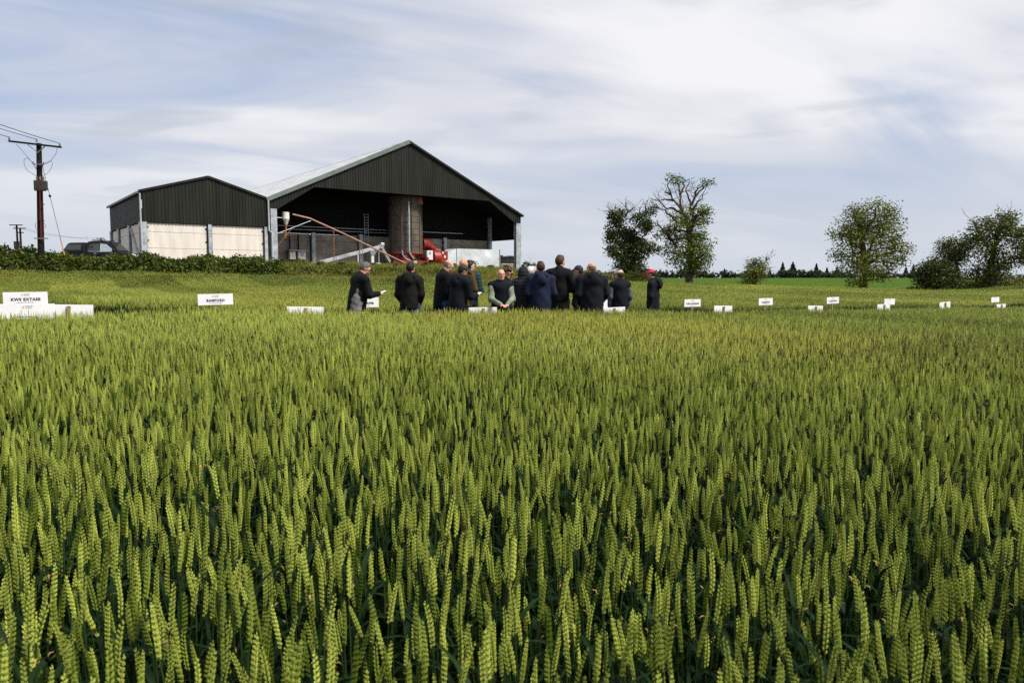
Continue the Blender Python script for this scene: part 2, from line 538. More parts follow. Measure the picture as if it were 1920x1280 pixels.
def scatter(name, pts, rot, scl, idx, hue, coll, warm=None):
    """one mesh of points; a geometry-node tree sets a member of the collection on each"""
    me = bpy.data.meshes.new(name)
    me.vertices.add(len(pts)); me.vertices.foreach_set("co", np.asarray(pts, np.float32).ravel())
    a = me.attributes.new("rot", 'FLOAT_VECTOR', 'POINT'); a.data.foreach_set("vector", np.asarray(rot, np.float32).ravel())
    a = me.attributes.new("scl", 'FLOAT_VECTOR', 'POINT'); a.data.foreach_set("vector", np.asarray(scl, np.float32).ravel())
    a = me.attributes.new("idx", 'INT', 'POINT'); a.data.foreach_set("value", np.asarray(idx, np.int32))
    a = me.attributes.new("hue", 'FLOAT', 'POINT'); a.data.foreach_set("value", np.asarray(hue, np.float32))
    a = me.attributes.new("warm", 'FLOAT', 'POINT'); a.data.foreach_set("value", np.asarray(warm if warm is not None else np.zeros(len(pts)), np.float32))
    ob = link_ob(name, me)
    t = bpy.data.node_groups.new(name + "_nodes", 'GeometryNodeTree')
    t.interface.new_socket("Geometry", in_out='INPUT', socket_type='NodeSocketGeometry')
    t.interface.new_socket("Geometry", in_out='OUTPUT', socket_type='NodeSocketGeometry')
    gi, go = node(t, "NodeGroupInput"), node(t, "NodeGroupOutput")
    ci = node(t, "GeometryNodeCollectionInfo"); ci.inputs["Collection"].default_value = coll
    ci.inputs["Separate Children"].default_value = True; ci.inputs["Reset Children"].default_value = True
    ip = node(t, "GeometryNodeInstanceOnPoints"); ip.inputs["Pick Instance"].default_value = True
    def na(nm, dt):
        n = node(t, "GeometryNodeInputNamedAttribute", data_type=dt); n.inputs["Name"].default_value = nm
        return n.outputs["Attribute"]
    link(t, gi.outputs[0], ip.inputs["Points"]); link(t, ci.outputs[0], ip.inputs["Instance"])
    link(t, na("idx", 'INT'), ip.inputs["Instance Index"])
    link(t, na("rot", 'FLOAT_VECTOR'), ip.inputs["Rotation"]); link(t, na("scl", 'FLOAT_VECTOR'), ip.inputs["Scale"])
    link(t, ip.outputs[0], go.inputs[0])
    md = ob.modifiers.new("scatter", 'NODES'); md.node_group = t
    return ob

def smooth_noise(x, y, s, seed):
    r = np.random.default_rng(seed)
    v = np.zeros_like(x)
    for k in range(6):
        a, f, p = r.uniform(0, 6.28), s * r.uniform(.6, 1.9), r.uniform(0, 6.28)
        v += np.sin((x * np.cos(a) + y * np.sin(a)) * f + p)
    return v / 6

PLOT_HUE = np.random.default_rng(5).uniform(-.24, .20, 400)
PLOT_H = np.random.default_rng(9).uniform(-.03, .03, 400)
def plot_of(x, y):
    """which trial plot a place is in: blocks across the rows, strips along them"""
    c = 1 / math.hypot(1, ROW)
    along = (x + ROW * y) * c
    blk = np.floor((y - ROW * x - 15.7) / 10.6)
    return ((np.floor(along / 3.35 + blk * .4) + blk * 31).astype(int)) % 400, blk

def crop_fields(x, y):
    p, blk = plot_of(x, y)
    hue = .5 + PLOT_HUE[p] * np.clip(y / 9, .25, 1) + .13 * smooth_noise(x, y, .9, 1) + .08 * smooth_noise(x, y, 3.5, 2)
    h = 1 + PLOT_H[p] * np.clip(y / 9, .2, 1) + .05 * smooth_noise(x, y, 1.3, 3) + .03 * smooth_noise(x, y, 5.0, 4)
    return hue, h

PLOT_WARM = np.clip(np.random.default_rng(21).normal(.0, .35, 400), 0, .6)
def crop_warm(x, y):
    p, blk = plot_of(x, y)
    along = (x + ROW * y) / math.hypot(1, ROW)
    near = .6 * np.exp(-((along - 6.5) / 2.6) ** 2) * np.clip((y - 4.5) / 2, 0, 1)
    return np.where(y - ROW * x < 15.7, near, PLOT_WARM[p])

def jittered(x0, x1, y0, y1, step):
    nx, nyy = int((x1 - x0) / step), int((y1 - y0) / step)
    a, b = np.meshgrid(np.arange(nx), np.arange(nyy), indexing='ij')
    x = x0 + (a.ravel() + RNG.uniform(0, 1, a.size)) * step
    y = y0 + (b.ravel() + RNG.uniform(0, 1, a.size)) * step
    return x, y

PATH0, PATH1 = 14.25, 17.35                              # the walked path lies between Y - ROW X = PATH0 and PATH1
WIND = (.05, -.01)
def single_rot(n):
    return np.stack([RNG.normal(0, .065, n) + WIND[1], RNG.normal(0, .065, n) + WIND[0], RNG.uniform(0, 6.28, n)], -1)


def patch_mat(src, name):
    m = src.copy(); m.name = name
    t = m.node_tree
    a = [n for n in t.nodes if n.type == 'ATTRIBUTE'][0]
    g = node(t, "ShaderNodeAttribute", attribute_type='GEOMETRY', attribute_name="tint")
    ad = node(t, "ShaderNodeMath", operation='ADD'); ad.use_clamp = True
    link(t, a.outputs["Fac"], ad.inputs[0]); link(t, g.outputs["Fac"], ad.inputs[1])
    mx = [n for n in t.nodes if n.type == 'MIX'][0]
    link(t, ad.outputs[0], mx.inputs[0])
    return m
PM = [patch_mat(ear_m, "wheat_ear_patch"), patch_mat(stem_m, "wheat_stem_patch"), patch_mat(wleaf_m, "wheat_leaf_patch"), dry_m]

def np_plants(lod, n, seed0):
    """arrays of whole plants: verts, tri/quad faces split to triangles, material numbers"""
    out = []
    for i in range(n):
        e, s, ls, d = plant_parts(seed0 + i, lod)
        V, F, M = [], [], []
        for k, b in [(0, e), (1, s)] + [(2, l) for l in ls] + ([(3, d)] if d else []):
            o = len(V); V += b.v
            for f in b.f:
                F.append([f[0] + o, f[1] + o, f[2] + o]); M.append(k)
                if len(f) == 4: F.append([f[0] + o, f[2] + o, f[3] + o]); M.append(k)
        out.append((np.array(V, np.float32), np.array(F, np.int32), np.array(M, np.int32)))
    return out

def rotmat(rx, ry, rz):
    return np.array((Matrix.Rotation(rz, 3, 'Z') @ Matrix.Rotation(ry, 3, 'Y') @ Matrix.Rotation(rx, 3, 'X')), np.float32)

def patch_mesh(name, size, step, plants):
    """a square of crop, plants on a jittered grid, each with a tint of its own"""
    k = int(round(size / step)); st = size / k
    VV, FF, MM, TT = [], [], [], []
    o = 0
    for a in range(k):
        for b in range(k):
            V, F, M = plants[int(RNG.integers(0, len(plants)))]
            px, py = (a + RNG.uniform(0, 1)) * st - size / 2, (b + RNG.uniform(0, 1)) * st - size / 2
            s = 1 + .056 * RNG.normal()
            V2 = (V * s) @ rotmat(RNG.normal(0, .07), RNG.normal(0, .07), RNG.uniform(0, 6.28)).T + np.array([px, py, -.01], np.float32)
            VV.append(V2); FF.append(F + o); MM.append(M); TT.append(np.full(len(V), RNG.normal(0, .24), np.float32))
            o += len(V)
    me = fast_mesh(name, np.concatenate(VV), np.concatenate(FF), True, np.concatenate(MM))
    t = me.attributes.new("tint", 'FLOAT', 'POINT'); t.data.foreach_set("value", np.concatenate(TT))
    return me

NV = math.hypot(1, ROW)
UX, UY = 1 / NV, ROW / NV                               # along the rows; (-UY, UX) is across them
STEP = .0372
def cells(size, b_lo, b_hi, a_lo, a_hi, top_anchor):
    na, nb = int((a_hi - a_lo) / size), int((b_hi - b_lo) / size)
    A, B = np.meshgrid(np.arange(na), np.arange(nb), indexing='ij')
    a = a_lo + (A.ravel() + .5) * size
    b = (b_hi - (B.ravel() + .5) * size) if top_anchor else (b_lo + (B.ravel() + .5) * size)
    return a * UX - b * UY, a * UY + b * UX, a, b
CELL = .5
plants0, plants1 = np_plants(0, 10, 100), np_plants(1, 10, 200)
c0 = src_collection("wheat_src_near", [patch_mesh(f"wheat_near_{i}", CELL, STEP, plants0) for i in range(4)], PM)
c1 = src_collection("wheat_src_mid", [patch_mesh(f"wheat_mid_{i}", CELL, STEP, plants1) for i in range(5)], PM)
plants2 = np_plants(2, 10, 300)
CELL2 = .62
c2_ = src_collection("wheat_src_far", [patch_mesh(f"wheat_far_{i}", CELL2, .046, plants2) for i in range(6)], PM)
ROT0 = math.atan2(ROW, 1)
def scatter_cells(name, x, y, coll, nvar, label):
    n = x.size
    hue, h = crop_fields(x, y)
    ob = scatter(name, np.stack([x, y, ground_z(x, y)], -1), np.stack([np.zeros(n), np.zeros(n), ROT0 + RNG.integers(0, 4, n) * (math.pi / 2)], -1),
                 np.stack([np.ones(n), np.ones(n), h], -1), RNG.integers(0, nvar, n), np.clip(hue, 0, 1), coll, crop_warm(x, y))
    return tag(ob, label, "wheat", kind="stuff")
x, y, a, b = cells(CELL, -14 / NV - 4, PATH0 / NV, -14, 34, True)
keep = (y > -.2) & (np.abs(x) < .74 * y + 1.4)
x, y = x[keep], y[keep]
single = y < 2.05
near = ~single & (y < 5.4)
scatter_cells("wheat_crop", x[near], y[near], c0, 4, "dense green wheat ears filling the foreground")
mid = y >= 5.4
scatter_cells("wheat_crop", x[mid], y[mid], c1, 5, "dense green wheat between the foreground and the visitors' path")
# the nearest plants are set out one by one
k = int(round(CELL / STEP)); st = CELL / k
A, B = np.meshgrid(np.arange(k), np.arange(k), indexing='ij')
xs, ys = [], []
for cx, cy in zip(x[single], y[single]):
    da = (A.ravel() + RNG.uniform(0, 1, k * k)) * st - CELL / 2
    db = (B.ravel() + RNG.uniform(0, 1, k * k)) * st - CELL / 2
    xs.append(cx + da * UX - db * UY); ys.append(cy + da * UY + db * UX)
x, y = np.concatenate(xs), np.concatenate(ys)
keep = y > .35
x, y = x[keep], y[keep]
hue, hh = crop_fields(x, y)
hue = np.clip(hue + RNG.normal(0, .24, x.size), 0, 1)
hh = hh * (1 + .056 * RNG.normal(size=x.size))
z = ground_z(x, y)
ear_z = z + .78 * hh
cp, sp = math.cos(PITCH), math.sin(PITCH)
depth = y * cp - (ear_z - CAMZ) * sp
vpx = 640 - FPX * (y * sp + (ear_z - CAMZ) * cp) / depth
inside = (vpx < 1262) & (np.abs(x) / depth * FPX < 950)
order = np.argsort(np.where(inside, depth, 1e9))[:300]
front = np.zeros(x.size, bool); front[order] = True
def single_rot(n):
    return np.stack([RNG.normal(0, .07, n), RNG.normal(0, .07, n), RNG.uniform(0, 6.28, n)], -1)
N0 = 10
c3_ = src_collection("wheat_src_single", [plant_mesh(f"wheat_single_{i}", 100 + i, 0) for i in range(N0)], WM)
sel = ~front; n = int(sel.sum())
ob = scatter("wheat_crop", np.stack([x[sel], y[sel], z[sel] - .01], -1), single_rot(n), np.stack([hh[sel]] * 3, -1), RNG.integers(0, N0, n), hue[sel], c3_)
tag(ob, "green wheat stalks standing among and just behind the nearest plants", "wheat", kind="stuff")
lib = []
for i in range(N0):
    e, s, ls, d = plant_parts(100 + i, 0)
    me = []
    for nm, bb, m in [("ear", e, ear_m), ("stem", s, stem_m)] + [("leaf", l, wleaf_m) for l in ls]:
        km = bb.mesh("wheat_" + nm, fix=False); km.polygons.foreach_set("use_smooth", [True] * len(km.polygons)); km.materials.append(m)
        me.append((nm, km))
    lib.append(me)
for i in order:
    root = bpy.data.objects.new("wheat_plant", None)
    root.empty_display_size = .05
    root.location = (x[i], y[i], z[i] - .01); root.rotation_euler = single_rot(1)[0]; root.scale = (hh[i],) * 3
    COL.objects.link(root)
    tag(root, "green wheat plant with a plump upright ear, among those nearest along the bottom edge", "wheat", "wheat plants nearest along the bottom edge")
    for nm, me in lib[int(RNG.integers(0, N0))]:
        o = bpy.data.objects.new(nm, me); o.parent = root; o["hue"] = float(hue[i]); COL.objects.link(o)
# blocks beyond the path
ex = np.array([e[0] for e in EDGE]); ey = np.array([e[1] for e in EDGE])
x, y, a, b = cells(CELL2, PATH1 / NV, 72, -45, 90, False)
edge_y = np.interp(x, ex, ey)
pos = np.mod(y - ROW * x - PATH1, 10.9)
keep = (y > 5) & (y < edge_y) & (np.abs(x) < .74 * y + 2.5) & ~((pos > 9.9) & (y - ROW * x < 43))
scatter_cells("wheat_crop", x[keep], y[keep], c2_, 6, "green wheat plots beyond the path, reaching back to the hedge and trees")
# ------------------------------------------------------------------ plot signs
white_board = mat("sign_board_white", (.82, .82, .83), .45, var=.02, nscale=3)
post_wood = mat("sign_post_wood", (.30, .19, .10), .85, var=.2, nscale=14, bump=.4, bscale=60)
ink = mat("sign_ink_navy", (.012, .013, .035), .6, var=.1)
ink_grey = mat("sign_ink_grey", (.30, .32, .42), .6, var=.1)
gold = mat("sign_shield_yellow", (.85, .45, .02), .5, var=.08)
SW, SH = .62, .205

def text_mesh(body, size, weight, z, parent, material, name="lettering"):
    cu = bpy.data.curves.new("text", 'FONT')
    cu.body = body; cu.size = size; cu.align_x = 'CENTER'; cu.align_y = 'CENTER'; cu.offset = weight; cu.extrude = .0006
    cu.space_character = 1.12; cu.resolution_u = 3
    tmp = bpy.data.objects.new("text_tmp", cu); COL.objects.link(tmp)
    dg = bpy.context.evaluated_depsgraph_get()
    me = bpy.data.meshes.new_from_object(tmp.evaluated_get(dg))
    bpy.data.objects.remove(tmp)
    o = link_ob(name, me, material, parent)
    o.location = (0, -.0075, z); o.rotation_euler = (R(90), 0, 0)
    return o

def plot_sign(px, b_row, top, label, words=None, facing=True, tilt=0.0, lettered=True):
    """name board on a stake; b_row is the row's Y - ROW X"""
    k = (px - 960) / FPX
    Y = b_row / (1 - ROW * k); X = k * Y * 1.003
    g = gz(X, Y)
    root = empty("plot_sign", (X, Y, g), ROT0 + (0 if facing else math.pi), label, "sign", "white plot name boards along the path")
    z0 = top - g - SH
    root.rotation_euler = (R(tilt) * .3, R(tilt), root.rotation_euler.z)
    MB().box((-SW / 2, -.006, z0), (SW / 2, .006, z0 + SH)).build("panel", white_board, root, bevel=.002)
    MB().box((-.028, .0062, -.25), (.020, .040, z0 + SH - .018)).build("post", post_wood, root, bevel=.003)
    if lettered:
        sh = [(-.012, .017), (.012, .017), (.012, -.004), (0, -.020), (-.012, -.004)]
        MB().prism([(x - .045, z + z0 + SH * .78) for x, z in sh], -.0085, -.0062).build("shield", gold, root)
        for j, w in enumerate((.085, .075, .07)):
            MB().box((-.022, -.0078, z0 + SH * .85 - j * .0155), (-.022 + w, -.0062, z0 + SH * .85 - j * .0155 + .006)).build("small_print", ink_grey, root)
        if words:
            text_mesh(words, .064, .0030, z0 + SH * .40, root, ink)
        for j in range(5):
            x0 = -.12 + j * .048
            MB().box((x0, -.0078, z0 + .030), (x0 + .038, -.0062, z0 + .037)).build("small_print", ink, root)
    return root

FR, BR = 17.1, 14.35
def top_z(px, py, b):
    k = (px - 960) / FPX
    return at(px, py, b / (1 - ROW * k)).z
for px, py, words, lab in ((53, 547.5, "KWS EXTASE", "large white plot sign reading KWS EXTASE at the far left"),
                           (408, 551, "BAMFORD", "white plot sign reading BAMFORD left of the man with the grey-sided jacket"),
                           (684, 557.5, "SKYSCRAPER", "white plot sign ending in CRAPER half hidden behind the man with paper"),
                           (1126, 563, "GLEAM", "white plot sign mostly hidden between the big navy jacket and the beige cap"),
                           (1297, 561, "KWS DAWSUM", "white plot sign reading KWS DAWSUM just right of the red cap"),
                           (1434, 559, "CHAMPION", "white plot sign with its lettering half covered by wheat, right of the DAWSUM sign"),
                           (1560, 557, "LG BEOWULF", "white plot sign with LG lettering below the round tree's left side"),
                           (1665, 560, None, "white plot sign right above the overlapping back of another sign"),
                           (1863, 557, None, "small white plot sign standing above another sign's back near the right edge"),
                           (1932, 556, None, "white plot sign cut off by the right edge of the picture")):
    plot_sign(px, FR, top_z(px, py, FR), lab, words, True, random.uniform(-1.2, 1.2))
for px, py, lab in ((127, 571, "plain back of a white sign beside the KWS EXTASE sign"), (571, 575, "plain back of a white sign in wheat left of the man with paper"),
                    (905, 576, "plain back of a white sign in front of the man in the gilet"), (1152, 576, "plain back of a white sign in front of the beige cap person"),
                    (1353, 573, "plain back of a white sign between the DAWSUM sign and the half-covered one"), (1526, 573, "plain back of a white sign, tilted, left of the LG sign"),
                    (1655, 570, "plain back of a white sign overlapping the sign behind it"), (1770, 566, "lone plain back of a white sign below the dark windswept bushes"),
                    (1874, 570, "plain back of a small white sign, last on the right of its row")):
    plot_sign(px, BR, top_z(px, py, BR), lab, None, False, random.uniform(-2, 2), lettered=False)
plot_sign(53, BR - .6, top_z(53, 569.5, BR - .6), "white sign sunk in wheat with only its yellow shield showing, below KWS EXTASE", None, True, .6)

# ------------------------------------------------------------------ farm sheds
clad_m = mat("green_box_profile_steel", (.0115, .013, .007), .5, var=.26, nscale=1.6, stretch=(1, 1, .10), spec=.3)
clad_in = mat("bare_inner_cladding", (.004, .0036, .003), .7, var=.2, nscale=.8, spec=.2)  # black-brown sheets, darkened further so the colour carries the bay's shade
roof_m = mat("grey_fibre_cement_roof", (.42, .44, .455), .75, var=.12, nscale=1.2, bump=.2)
trim_m = mat("pale_green_grey_flashing", (.15, .175, .155), .5, var=.1, nscale=2)
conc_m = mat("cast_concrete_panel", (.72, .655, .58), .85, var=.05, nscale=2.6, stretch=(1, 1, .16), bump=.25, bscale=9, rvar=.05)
conc_in = mat("darker_concrete_panel", (.33, .28, .22), .9, var=.14, nscale=1.3, bump=.3, bscale=9)  # darker, browner tone than the front panels
galv_m = mat("galvanised_steel", (.42, .45, .48), .5, metal=.35, var=.15, nscale=3)
pipe_m = mat("grey_plastic_pipe", (.42, .44, .45), .45, var=.08)
dark_m = mat("dark_void_seal", (.010, .010, .010), .9, var=.1)
AX = math.atan2(.6, .8)
O3 = Vector((-19.7, 60.0, YARD))
UU, VV3 = Vector((.8, .6, 0)), Vector((-.6, .8, 0))
def lx(px, yd):
    """position along the shed front of photo column px at depth yd inside it"""
    k = (px - 960) / FPX * 1.002
    return (k * (O3.y + .8 * yd) - (O3.x - .6 * yd)) / (.8 - .6 * k)
def lp(px, py, yd):
    """shed-frame point seen at a photo pixel, yd metres behind the front"""
    X = lx(px, yd)
    w = O3 + UU * X + VV3 * yd
    return Vector((X, yd, at(px, py, w.y).z - YARD))

def cladding(name, x0, x1, top, bottom, parent, material, out=-1, pitch=.25, depth=.035, axis='x', c=0.0, breaks=()):
    """box-profile sheet: ribs run from bottom(x) to top(x); faces out along the other axis"""
    xs = [x0]
    n = max(1, int(round((x1 - x0) / pitch)))
    pts = []
    for i in range(n):
        a = x0 + (x1 - x0) * i / n; w = (x1 - x0) / n
        for f, d in ((0, 0), (.30, 0), (.42, 1), (.88, 1), (1.0, 0)):
            if f == 0 and i: continue
            pts.append((a + w * f, d))
    for b in breaks: pts.append((b, 0))
    pts = sorted(set(pts))
    vs, fs = [], []
    for s, d in pts:
        o = c + out * depth * d
        for zf in (bottom, top):
            vs.append((s, o, zf(s)) if axis == 'x' else (o, s, zf(s)))
    for i in range(len(pts) - 1):
        fs.append([2 * i, 2 * i + 2, 2 * i + 3, 2 * i + 1])
    m = MB(); m.add(vs, fs)
    o = m.build(name, material, parent)
    md = o.modifiers.new("thick", 'SOLIDIFY'); md.thickness = .006; md.offset = 0
    return o

def lerp(xa, ya, xb, yb): return lambda s: ya + (yb - ya) * (s - xa) / (xb - xa)
def piecewise(pts):
    X = [p[0] for p in pts]; Z = [p[1] for p in pts]
    return lambda s: float(np.interp(s, X, Z))

def i_column(x, y, z0, z1, parent, w=.5, d=.32, name="column", along='x'):
    """steel H section"""
    m = MB(); t = .035
    if along == 'x':
        m.box((x - w / 2, y - d / 2, z0), (x + w / 2, y - d / 2 + t, z1)); m.box((x - w / 2, y + d / 2 - t, z0), (x + w / 2, y + d / 2, z1))
        m.box((x - t / 2, y - d / 2 + t, z0), (x + t / 2, y + d / 2 - t, z1))
    else:
        m.box((x - w / 2, y - d / 2, z0), (x - w / 2 + t, y + d / 2, z1)); m.box((x + w / 2 - t, y - d / 2, z0), (x + w / 2, y + d / 2, z1))
        m.box((x - w / 2 + t, y - t / 2, z0), (x + w / 2 - t, y + t / 2, z1))
    return m.build(name, galv_m, parent)

def panel_wall(x0, x1, joints, parent, material, c, th=.16, axis='x', gap=.018):
    """stacked precast panels between two columns, each one a part; joints stay open"""
    for a, b in zip(joints[:-1], joints[1:]):
        m = MB()
        if axis == 'x': m.box((x0 + .01, c, a + gap / 2), (x1 - .01, c + th, b - gap / 2))
        else: m.box((c, x0 + .01, a + gap / 2), (c + th, x1 - .01, b - gap / 2))
        m.build("concrete_panel", material, parent, bevel=.012)
    m = MB()
    if axis == 'x': m.box((x0 + .02, c + th * .5, joints[0]), (x1 - .02, c + th * .5 + .02, joints[-1] - .01))
    else: m.box((c + th * .5, x0 + .02, joints[0]), (c + th * .5 + .02, x1 - .02, joints[-1] - .01))
    m.build("joint_seal", dark_m, parent)

JOINTS = [-.9, .42, 1.62, 2.82, 3.62]
# ---- small closed shed on the left
small = empty("small_grain_shed", O3, AX, "smaller grain shed with dark green cladding above cream concrete panels, left of the open shed", "shed")
sw, sd, eave, ridge = 9.40, 13.8, 5.72, 7.08
top_f = piecewise([(-sw, eave), (-sw / 2, ridge), (0, eave)])
cladding("front_cladding", -sw, -.02, top_f, lambda s: 3.53, small, clad_m, out=-1, c=-.06, breaks=(-sw / 2,))
cladding("side_cladding", 0, sd, lambda s: eave - .05, lambda s: 3.53, small, clad_m, out=-1, axis='y', c=-sw - .06)
for xa, xb, nm in ((-sw - .22, -sw / 2, "roof_slope"), (-sw / 2, .1, "roof_slope")):
    za, zb = (eave - .02, ridge + .05) if xb < -1 else (ridge + .05, eave + .02)
    m = MB(); m.add([(xa, -.16, za), (xb, -.16, zb), (xb, sd + .1, zb), (xa, sd + .1, za), (xa, -.16, za + .07), (xb, -.16, zb + .07), (xb, sd + .1, zb + .07), (xa, sd + .1, za + .07)],
                    [(3, 2, 1, 0), (4, 5, 6, 7), (0, 1, 5, 4), (1, 2, 6, 5), (2, 3, 7, 6), (3, 0, 4, 7)])
    m.build(nm, roof_m, small)
for (xa, za), (xb, zb) in (((-sw - .22, eave), (-sw / 2, ridge + .07)), ((-sw / 2, ridge + .07), (.0, eave + .02))):
    MB().bar((xa, -.19, za + .02), (xb, -.19, zb + .02), .05, .16).build("bargeboard", clad_m, small)
MB().bar((-sw - .25, -.15, eave - .08), (-sw - .25, sd + .1, eave - .08), .16, .15).build("gutter", trim_m, small)
for x in (-sw + .02, -sw / 2, -.36):
    i_column(x, -.02, -.9, 3.53, small, w=.24 if x > -sw + 1 else .50, d=.3)
for a, b in ((-sw + .30, -sw / 2 - .19), (-sw / 2 + .19, -.55)):
    panel_wall(a, b, JOINTS[:-1] + [3.50], small, conc_m, .05)
for y in (4.9, 9.8, sd - .15):
    i_column(-sw - .02, y, -.9, 3.53, small, w=.3, d=.5, along='y')
for a, b in ((.25, 4.64), (5.16, 9.54), (10.06, sd - .42)):
    panel_wall(a, b, JOINTS[:-1] + [3.50], small, conc_m, -sw + .02, axis='y')
MB().bar((-sw - .1, 4.4, 3.3), (-sw - .1, .4, .2), .12, .12).build("diagonal_brace", galv_m, small)
MB().tube([(-sw - .15, -.26, eave - .15), (-sw - .15, -.26, 3.3), (-sw - .15, -.30, 2.9), (-sw - .15, -.30, -.5)], .06, 8).build("downpipe", pipe_m, small, smooth=True)
MB().box((-sw, sd - .02, -.5), (0, sd + .02, eave)).build("back_wall", clad_m, small)
m = MB()
for zb in (1.2, 2.2, 3.2):
    for x in (-sw + .34, -sw / 2 - .24, -.60):
        m.box((x - .05, -.02, zb - .05), (x + .05, .07, zb + .05))
m.build("panel_cleats", dark_m, small)

# ---- big open-fronted shed
big = empty("open_grain_shed", O3, AX, "large open-fronted grain shed with dark green gable, grey roof and black interior", "shed")
W, D, E, RZ, BAY = 25.7, 44.0, 5.85, 11.75, 5.0
gable = piecewise([(0, E), (W / 2, RZ), (W, E)])
opening = piecewise([(0, 5.0), (.62, 5.0), (3.83, 7.03), (21.76, 7.03), (25.05, 4.95), (W, 4.95)])
cladding("gable_cladding", .02, W, gable, opening, big, clad_m, out=-1, c=-.05, breaks=(.62, 3.83, W / 2, 21.76, 25.05))
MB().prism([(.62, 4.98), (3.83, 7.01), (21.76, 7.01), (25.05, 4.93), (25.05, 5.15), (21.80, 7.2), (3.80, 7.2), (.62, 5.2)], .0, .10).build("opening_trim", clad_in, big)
sl = (RZ - E) / (W / 2)
for xa, xb in ((-.25, W / 2), (W / 2, W + .22)):
    left = xb == W / 2
    za = E - .25 * sl + .05 if left else RZ + .06
    zb = RZ + .06 if left else E - .22 * sl + .05
    n = 34                                               # corrugated roof sheets
    m = MB(); vs, fs = [], []
    ys = np.linspace(-.22, D + .2, 2 * 90 + 1)
    for i, yy in enumerate(ys):
        dz = .05 * (i % 2)
        vs += [(xa, yy, za + dz), (xb, yy, zb + dz)]
    for i in range(len(ys) - 1): fs.append([2 * i, 2 * i + 1, 2 * i + 3, 2 * i + 2])
    m.add(vs, fs)
    o = m.build("roof_slope", roof_m, big)
    md = o.modifiers.new("thick", 'SOLIDIFY'); md.thickness = .05; md.offset = -1
    MB().bar((xa, -.25, za - .06), (xb, -.25, zb - .06), .07, .34 if left else .18).build("bargeboard", trim_m if left else clad_m, big)
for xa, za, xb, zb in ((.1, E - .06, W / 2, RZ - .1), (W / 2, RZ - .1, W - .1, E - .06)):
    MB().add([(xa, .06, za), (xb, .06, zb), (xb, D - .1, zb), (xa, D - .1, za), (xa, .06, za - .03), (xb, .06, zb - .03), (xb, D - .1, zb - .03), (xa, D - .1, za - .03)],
             [(3, 2, 1, 0), (4, 5, 6, 7), (0, 1, 5, 4), (1, 2, 6, 5), (2, 3, 7, 6), (3, 0, 4, 7)]).build("roof_shade_sheet", clad_in, big)  # added dark sheets standing in for shade under the roof slopes
MB().prism([(W / 2 - .3, RZ - .02), (W / 2, RZ + .16), (W / 2 + .3, RZ - .02)], -.28, D + .2).build("ridge_cap", roof_m, big)
MB().bar((-.18, -.2, E - .05), (-.18, D, E - .05), .28, .22).build("gutter", trim_m, big)
MB().bar((W + .22, -.2, E - .10), (W + .22, D, E - .10), .16, .16).build("gutter", trim_m, big)
i_column(.30, .05, -.9, 5.02, big, w=.52, d=.42)
i_column(W - .33, .05, -1.2, 5.0, big, w=.62, d=.42)
MB().tube([(-.16, -.28, E - .2), (-.16, -.28, 3.25), (.06, -.34, 3.05), (.06, -.34, -.8)], .07, 8).build("downpipe", pipe_m, big, smooth=True)
# inner wall behind the open bay: concrete below, cladding above
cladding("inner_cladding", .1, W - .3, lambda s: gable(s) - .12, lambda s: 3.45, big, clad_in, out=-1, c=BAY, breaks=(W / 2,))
cols = [.35, lx(591, BAY - .2), lx(679, BAY - .2), lx(760, BAY - .2), lx(835, BAY - .2), W - .45]
for x in cols: i_column(x, BAY - .22, -.9, 3.55 if x < W - 2 else 5.9, big, w=.34, d=.30)
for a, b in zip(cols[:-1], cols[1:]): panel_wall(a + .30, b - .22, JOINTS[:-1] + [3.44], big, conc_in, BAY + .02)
m = MB()
m.bar((.3, BAY - .32, 4.05), (W - 4, BAY - .32, 4.05), .12, .06); m.bar((3.4, BAY - .32, 3.78), (17, BAY - .32, 3.78), .05, .05)
m.build("cable_tray", galv_m, big)
m = MB()
for q in ((547, 435), (563, 432)):
    a = lp(q[0], q[1] + 8, BAY - .3); b = lp(q[0], 470, BAY - .3)
    m.tube([a, b], .07, 6)
m.build("cable_duct", dark_m, big)
# side walls
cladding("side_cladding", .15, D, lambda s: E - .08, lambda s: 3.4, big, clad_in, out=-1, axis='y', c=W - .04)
cladding("side_cladding", .15, D, lambda s: E - .08, lambda s: 3.4, big, clad_m, out=1, axis='y', c=W + .02)
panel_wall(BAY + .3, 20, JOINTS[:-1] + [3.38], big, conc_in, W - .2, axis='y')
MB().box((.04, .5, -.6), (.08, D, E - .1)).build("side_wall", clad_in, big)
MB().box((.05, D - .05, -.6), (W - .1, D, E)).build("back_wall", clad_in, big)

# ---- things in the open bay (shed frame: x along the front, y inwards)
rust_red = mat("red_machine_paint", (.27, .018, .010), .45, var=.2, nscale=4)
silo_m = mat("weathered_silo_sheet", (.105, .084, .064), .6, var=.2, nscale=1.6, bump=.1, bscale=12)
rust_m = mat("rusty_steel", (.26, .10, .035), .8, var=.35, nscale=9)
copper_m = mat("red_brown_auger_tube", (.36, .19, .14), .38, var=.12, nscale=4)
duct_m = mat("bright_galvanised_sheet", (.80, .83, .86), .30, metal=.35, var=.10, nscale=1.1, bump=.5, bscale=1.6, rvar=.12)
cream_m = mat("cream_enamel", (.66, .63, .56), .5, var=.08)

def shed_thing(name, label, cat, group=None):
    return empty(name, O3, AX, label, cat, group)
def floor_z(p):
    w = O3 + UU * p.x + VV3 * p.y
    return gz(w.x, w.y) - YARD + .03

